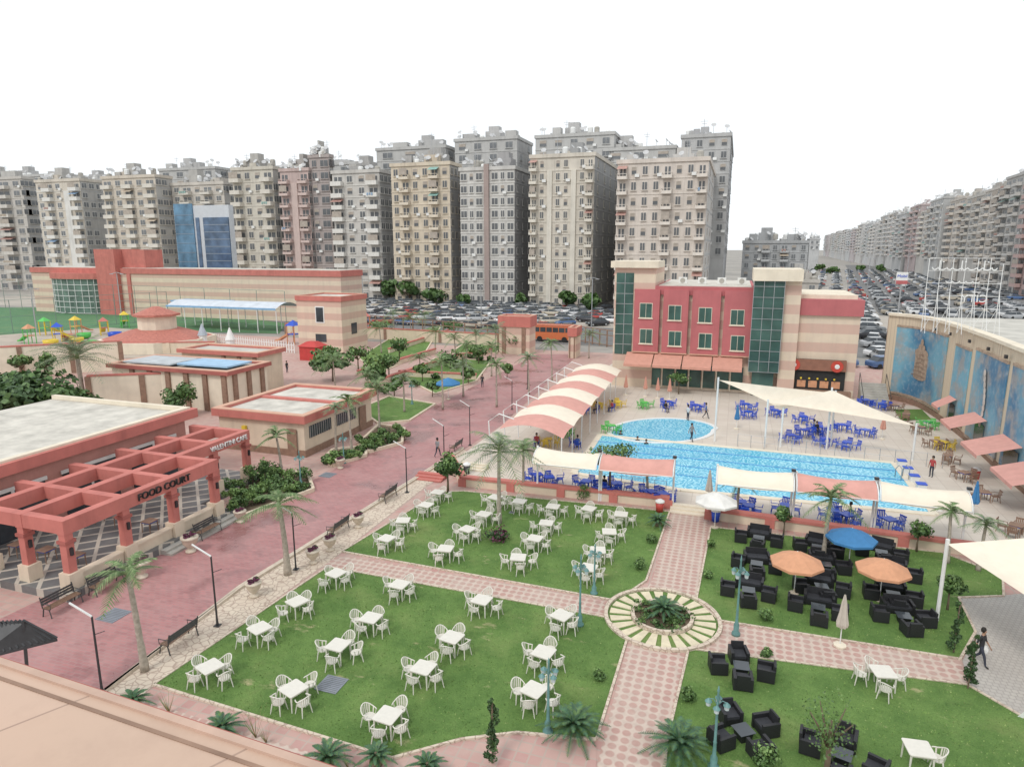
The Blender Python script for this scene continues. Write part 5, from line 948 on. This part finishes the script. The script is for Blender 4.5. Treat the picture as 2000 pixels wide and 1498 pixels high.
for x in (-1.35,1.35):
    for y in (-.8,.8): b=MB(); wheel(b,x,y); w_=b.build('wheel',rubber,r); b=MB(); b.add([(x+.18*cos(t),y+(.105 if y>0 else -.105),.32+.18*sin(t)) for t in [i*PI/4 for i in range(8)]],[tuple(range(8))]); b.build('rim',metalp,w_)
for y in (-.55,.55): b=MB(); b.box(2.05,y-.2,.58,2.2,y+.2,.72); b.build('headlight',lampglass,r); b=MB(); b.box(-2.2,y-.2,.66,-2.08,y+.2,.82); b.build('tail_light',M('tail_red',(.4,.02,.02),.4),r)
CAR=Pr(r)
b=MB(); body(b); b.mi=1; glass(b); b.mi=0; roofp(b); b.mi=2; [wheel(b,x,y) for x in (-1.35,1.35) for y in (-.8,.8)]
fm=b.mesh('parked_car',[ccols[0][1],darkglass,rubber]); fo=bpy.data.objects.new('parked_car',fm); C.objects.link(fo); FC=Pr(fo)
rn=['nearest','second','third','fourth','fifth','sixth','seventh','eighth']; n1=0
for r_,V in enumerate([120,130,136,142,148,154,160,166]):
    u=-104+rnd.uniform(0,4); k=0; par=(r_%2==1)
    while u<-24 and k<26:
        px=proj(u,V,0)
        if 690<px<1195 and rnd.random()<.93:
            cn,cm=ccols[rnd.choice(wts)]; x,y=XY(u,V+rnd.uniform(-.6,.6))
            CAR.put(x,y,.01,-GA+(rnd.uniform(-.15,.15) if not par else rnd.uniform(.5,.8))+(PI if rnd.random()<.5 else 0),'%s car, %s from left in %s row of the street parking'%(cn,ORD[k],rn[r_]),'car','cars parked by the apartments',rnd.uniform(.95,1.08),cm); k+=1; n1+=1
        u+=4.9 if not par else 3.2
n_=0; cap=292-n1; far=MB()
V=96.; r_=0
while V<520:
    k=0; u=-30.+V*.1
    while u<230:
        px=proj(u,V,0)
        if px>2005: break
        okx=px>1600 if V<165 else px>1560
        if okx and not (px>1735 and V<168) and rnd.random()<.93 and (V<200 or rnd.random()<.85):
            ci=rnd.choice(wts); cn,cm=ccols[ci]; x,y=XY(u,V+rnd.uniform(-1,1)); a=-GA+rnd.choice((0,0,PI/2,.3))+rnd.uniform(-.3,.3)
            if n_<cap and r_<30 and k<30: FC.put(x,y,.01,a,'%s car in the %s row from the mural building, %s from left'%(cn,ORD[r_],ORD[k]),'car','cars crowding the avenue',rnd.uniform(1,1.2),cm); k+=1; n_+=1
            else:
                c_,s__=cos(a),sin(a); T=lambda p,x=x,y=y,c_=c_,s__=s__:(x+p[0]*c_-p[1]*s__,y+p[0]*s__+p[1]*c_,p[2]); far.mi=ci; body(far,T); far.mi=7; glass(far,T)
        u+=5.2+V*.004
    V+=5.0 if V<200 else 7.5; r_+=1
if far.v: tag(far.build('distant_cars',[c[1] for c in ccols]+[darkglass]),'dense mass of distant parked cars filling the far avenue','cars',kind='stuff')
v=GUV(1080,668)[1]; q0=W(1040,665,v)[0]; q1=W(1118,665,v)[0]; w=q1-q0; t=thing('city_bus','orange and white minibus on the street behind the gate','bus',(*XY(q0,v),0),-GA)
orange=M('bus_orange',(.60,.17,.07),.35,.06); bx('body',orange,0,0,.4,w,2.3,1.5,t); bx('roof',M('bus_roof',(.5,.15,.08),.4),.05,.05,2.45,w-.05,2.25,2.75,t)
bx('pillar_band',orange,.0,.02,1.5,w,2.28,2.45,t)
for i in range(6): bx('window',darkglass,.25+i*(w-.4)/6,-.01,1.6,(i+1)*(w-.4)/6+.1,.019,2.35,t)
for x in (w*.18,w*.8): b=MB(); wheel(b,0,0); o=b.build('wheel',rubber,t,loc=(x,0,0)); o.scale=(1.4,1.4,1.4)
# ---------- people
skin=M('skin',(.36,.21,.14),.6,.08); hairm=M('hair',(.015,.012,.01),.7)
def person(pose):
    J={'pel':(0,0,.95,.135),'wai':(0,0,1.12,.125),'che':(0,-.01,1.34,.15),'nec':(0,0,1.49,.055),'hd0':(0,-.01,1.57,.075),'hd1':(0,-.015,1.67,.092),'hd2':(0,0,1.74,.06),'nos':(0,-.10,1.64,.02)}
    ch=[('pel','wai'),('wai','che'),('che','nec'),('nec','hd0'),('hd0','hd1'),('hd1','hd2'),('hd1','nos')]
    for s,n in ((-1,'l'),(1,'r')):
        st={'stand':0,'walk':s*.2,'sit':0}[pose]
        J['sh'+n]=(s*.17,0,1.42,.06)
        if pose=='sit': J['el'+n]=(s*.23,.0,1.15,.045); J['wr'+n]=(s*.16,-.24,1.05,.03); J['ha'+n]=(s*.13,-.31,1.04,.028)
        else: J['el'+n]=(s*.23,.03+(-st*.4),1.14,.043); J['wr'+n]=(s*.25,-.04-st*.9,.9,.03); J['ha'+n]=(s*.25,-.06-st*1.0,.83,.028)
        J['hp'+n]=(s*.09,0,.90,.09)
        if pose=='sit': J['kn'+n]=(s*.12,-.42,.93,.062); J['an'+n]=(s*.12,-.42,.52,.042); J['to'+n]=(s*.12,-.56,.47,.035)
        else: J['kn'+n]=(s*.1,-.03+st*.6-.04*(st!=0),.50,.062); J['an'+n]=(s*.1,.03+st*1.5,.10+(.06 if st>0 else 0),.042); J['to'+n]=(s*.11,-.12+st*1.5,.04,.036)
        ch+=[('che','sh'+n),('sh'+n,'el'+n),('el'+n,'wr'+n),('wr'+n,'ha'+n),('pel','hp'+n),('hp'+n,'kn'+n),('kn'+n,'an'+n),('an'+n,'to'+n)]
    nm=list(J); me=bpy.data.meshes.new('sk'); dz=-.47 if pose=='sit' else 0
    me.from_pydata([(J[k][0],J[k][1],J[k][2]+dz) for k in nm],[(nm.index(a),nm.index(c)) for a,c in ch],[])
    o=bpy.data.objects.new('sk',me); C.objects.link(o); o.modifiers.new('s','SKIN'); sv=me.skin_vertices[0].data
    for i,k in enumerate(nm): sv[i].radius=(J[k][3],J[k][3]*(.75 if k in('pel','wai','che') else 1)); sv[i].use_root=(k=='pel')
    o.modifiers.new('u','SUBSURF').levels=1; bpy.context.view_layer.update()
    m2=bpy.data.meshes.new_from_object(o.evaluated_get(bpy.context.evaluated_depsgraph_get())); bpy.data.objects.remove(o)
    V=[tuple(v.co) for v in m2.vertices]; Fc=[tuple(p.vertices) for p in m2.polygons]; b=MB(); b.add(V,Fc); nb=len(Fc)
    for n,s in (('l',-1),('r',1)):
        hx,hy,hzz,_=J['ha'+n]; hzz+=dz; dn=Vector((hx,hy,hzz))-Vector((J['wr'+n][0],J['wr'+n][1],J['wr'+n][2]+dz)); dn.normalize(); sd=Vector((0,1,0)) if pose!='sit' else Vector((1,0,0))
        for f in range(4):
            base=Vector((hx,hy,hzz))+sd*(f-1.5)*.017+dn*.01; L=(.07,.08,.075,.06)[f]; b.tube([base,base+dn*L*.6,base+dn*L+Vector((-s*.012,0,0))],[.009,.009,.007],5)
        base=Vector((hx,hy,hzz))-sd*.03-dn*.02; b.tube([base,base-sd*.02+dn*.035,base-sd*.015+dn*.06],[.011,.01,.008],5)
    for i,f in enumerate(b.f):
        c=sum((Vector(b.v[j]) for j in f),Vector())/len(f); z=c.z-dz
        if i>=nb or z>1.47: k=0
        elif pose=='sit': k=0 if (c.y<-.12 and z>.99) else (1 if z>.98 else (3 if z<.52 else 2))
        else: k=0 if (abs(c.x)>.19 and z<1.1 and z>.75) else (1 if z>.95 else (3 if z<.1 else 2))
        b.m[i]=k
    r=thing('person'); pants=M('trousers_dark',(.04,.045,.065),.8,.2); sh=M('shirt_dark',(.05,.05,.055),.8,.2)
    b.build('body',[skin,sh,pants,M('shoes',(.02,.02,.02))],r,True); h=MB(); h.lathe([(.001,1.82),(.07,1.805),(.102,1.74),(.106,1.68),(.09,1.60)][::-1],0,.018,10,dz); h.build('hair',hairm,r,True); return Pr(r)
PS={k:person(k) for k in ('stand','walk','sit')}
shirts={'black':M('s_black',(.025,.025,.03)),'white':M('s_white',(.65,.65,.65)),'red':M('s_red',(.42,.06,.06)),'blue':M('s_blue',(.08,.15,.35)),'grey':M('s_grey',(.25,.25,.26))}
def pput(px,py,pose,rz,col,label,z=0,sc=.82):
    x,y=G(px,py,z); P=PS[pose]; o=P.r if P.n==0 else tree(P.r); P.n+=1; o.location=(x,y,z+.02 if z<.1 else z); o.rotation_euler=(0,0,rz); o.scale=(sc,)*3; tag(o,label,'person'); recolor(KIDS[o.name][0],shirts[col],1); return o
pput(1912,1298,'walk',.6,'black','person in dark top walking on the grey path at right')
x,y=G(1919,1293); b=MB(); b.lathe([(.05,0),(.12,.1),(.13,.25),(.05,.36)],n=8); tag(b.build('carrier_bag',white,None,True,(x,y,.32)),'white carrier bag held by the person on grey path','bag')
pput(855,893,'walk',2.6,'grey','person in grey jacket on the red road by the steps'); pput(942,757,'stand',0,'black','person in dark clothes on the far left road edge'); pput(561,728,'stand',1,'black','person in black walking before the annex')
pput(1350,862,'walk',.4,'grey','person standing between the two pools'); pput(1343,822,'stand',2,'white','person in white top behind the small pool'); pput(1378,818,'walk',1.5,'blue','person in blue walking behind the small pool'); pput(1818,932,'stand',-1,'red','person in red top beside the pool right end')
for i,(a,c,col) in enumerate([(1048,862,'red'),(1118,862,'black'),(1128,866,'blue'),(1145,800,'red'),(1195,795,'red'),(1595,838,'black'),(1590,834,'grey'),(1180,948,'black'),(1660,1002,'black'),(1165,798,'grey'),(1300,796,'black')]):
    x,y=G(a,c,.45); BC.put(x,y,.02,i*1.3,'blue armchair holding the %s seated person'%ORD[i],'chair',None,KF)
    o=pput(a,c,'sit',i*1.3,col,'seated person in %s top on a chair, %s by the pool area'%(col,ORD[i]),0); o.location=(x,y,.04)
for i,(a,c) in enumerate([(1212,850),(1262,868),(1245,862)]):
    x,y=G(a,c); o=PS['stand']; p=tree(o.r); p.scale=(.82,)*3; p.location=(x,y,-1.05); tag(p,'swimmer with head and shoulders above the pool water, %s from left'%ORD[i],'person')
for i,(a,c,m,l) in enumerate([(1288,1000,'red','at the left pier of steps'),(1397,1018,'blue','at the right pier of steps'),(1905,935,'red','on the mural wall terrace'),(912,925,'black','on the road side by the steps')]):
    x,y=G(a,c); mm={'red':M('bin_red',(.5,.06,.05),.5),'blue':bluepl,'black':black}[m]; t=thing('litter_bin','small %s bin %s'%(m,l),'bin',(x,y,.02)); b=MB(); b.lathe([(.2,0),(.25,.6)],n=12); b.build('bucket',mm,t,True); b=MB(); b.lathe([(.27,.6),(.27,.68),(.1,.78)],n=12); b.build('lid',white,t)
# ---------- world, sun, camera
wd=bpy.data.worlds.new('World'); S.world=wd; wd.use_nodes=True; n=wd.node_tree; bg=n.nodes['Background']; sk=n.nodes.new('ShaderNodeTexSky'); sk.sky_type='NISHITA'; sk.sun_disc=False; sk.sun_elevation=R(50); sk.sun_rotation=R(215)
v=n.nodes.new('ShaderNodeTexCoord').outputs['Generated']; f=noise(n,v,1.4,4); x=n.nodes.new('ShaderNodeMix'); x.data_type='RGBA'; n.links.new(ramp(n,f,.3,.7,.84,.98),x.inputs[0]); n.links.new(sk.outputs[0],x.inputs[6]); x.inputs[7].default_value=(10.9,11.3,11.6,1)
n.links.new(x.outputs[2],bg.inputs[0]); bg.inputs[1].default_value=.1
s_=bpy.data.lights.new('sun','SUN'); s_.energy=1.4; s_.angle=R(14); s_.color=(1,.97,.92); so=bpy.data.objects.new('sun',s_); C.objects.link(so)
az=R(215); el=R(50); dirv=Vector((sin(az)*cos(el),cos(az)*cos(el),sin(el))); so.rotation_euler=dirv.to_track_quat('Z','Y').to_euler()
cam=bpy.data.cameras.new('camera'); co=bpy.data.objects.new('camera',cam); C.objects.link(co); co.location=(0,0,HC); co.rotation_euler=(R(90)-PIT,0,0); cam.sensor_width=36; cam.lens=F/2000*36; cam.clip_end=9000; cam.clip_start=.1; S.camera=co
S.view_settings.view_transform='Standard'; S.view_settings.look='None'; S.view_settings.exposure=0
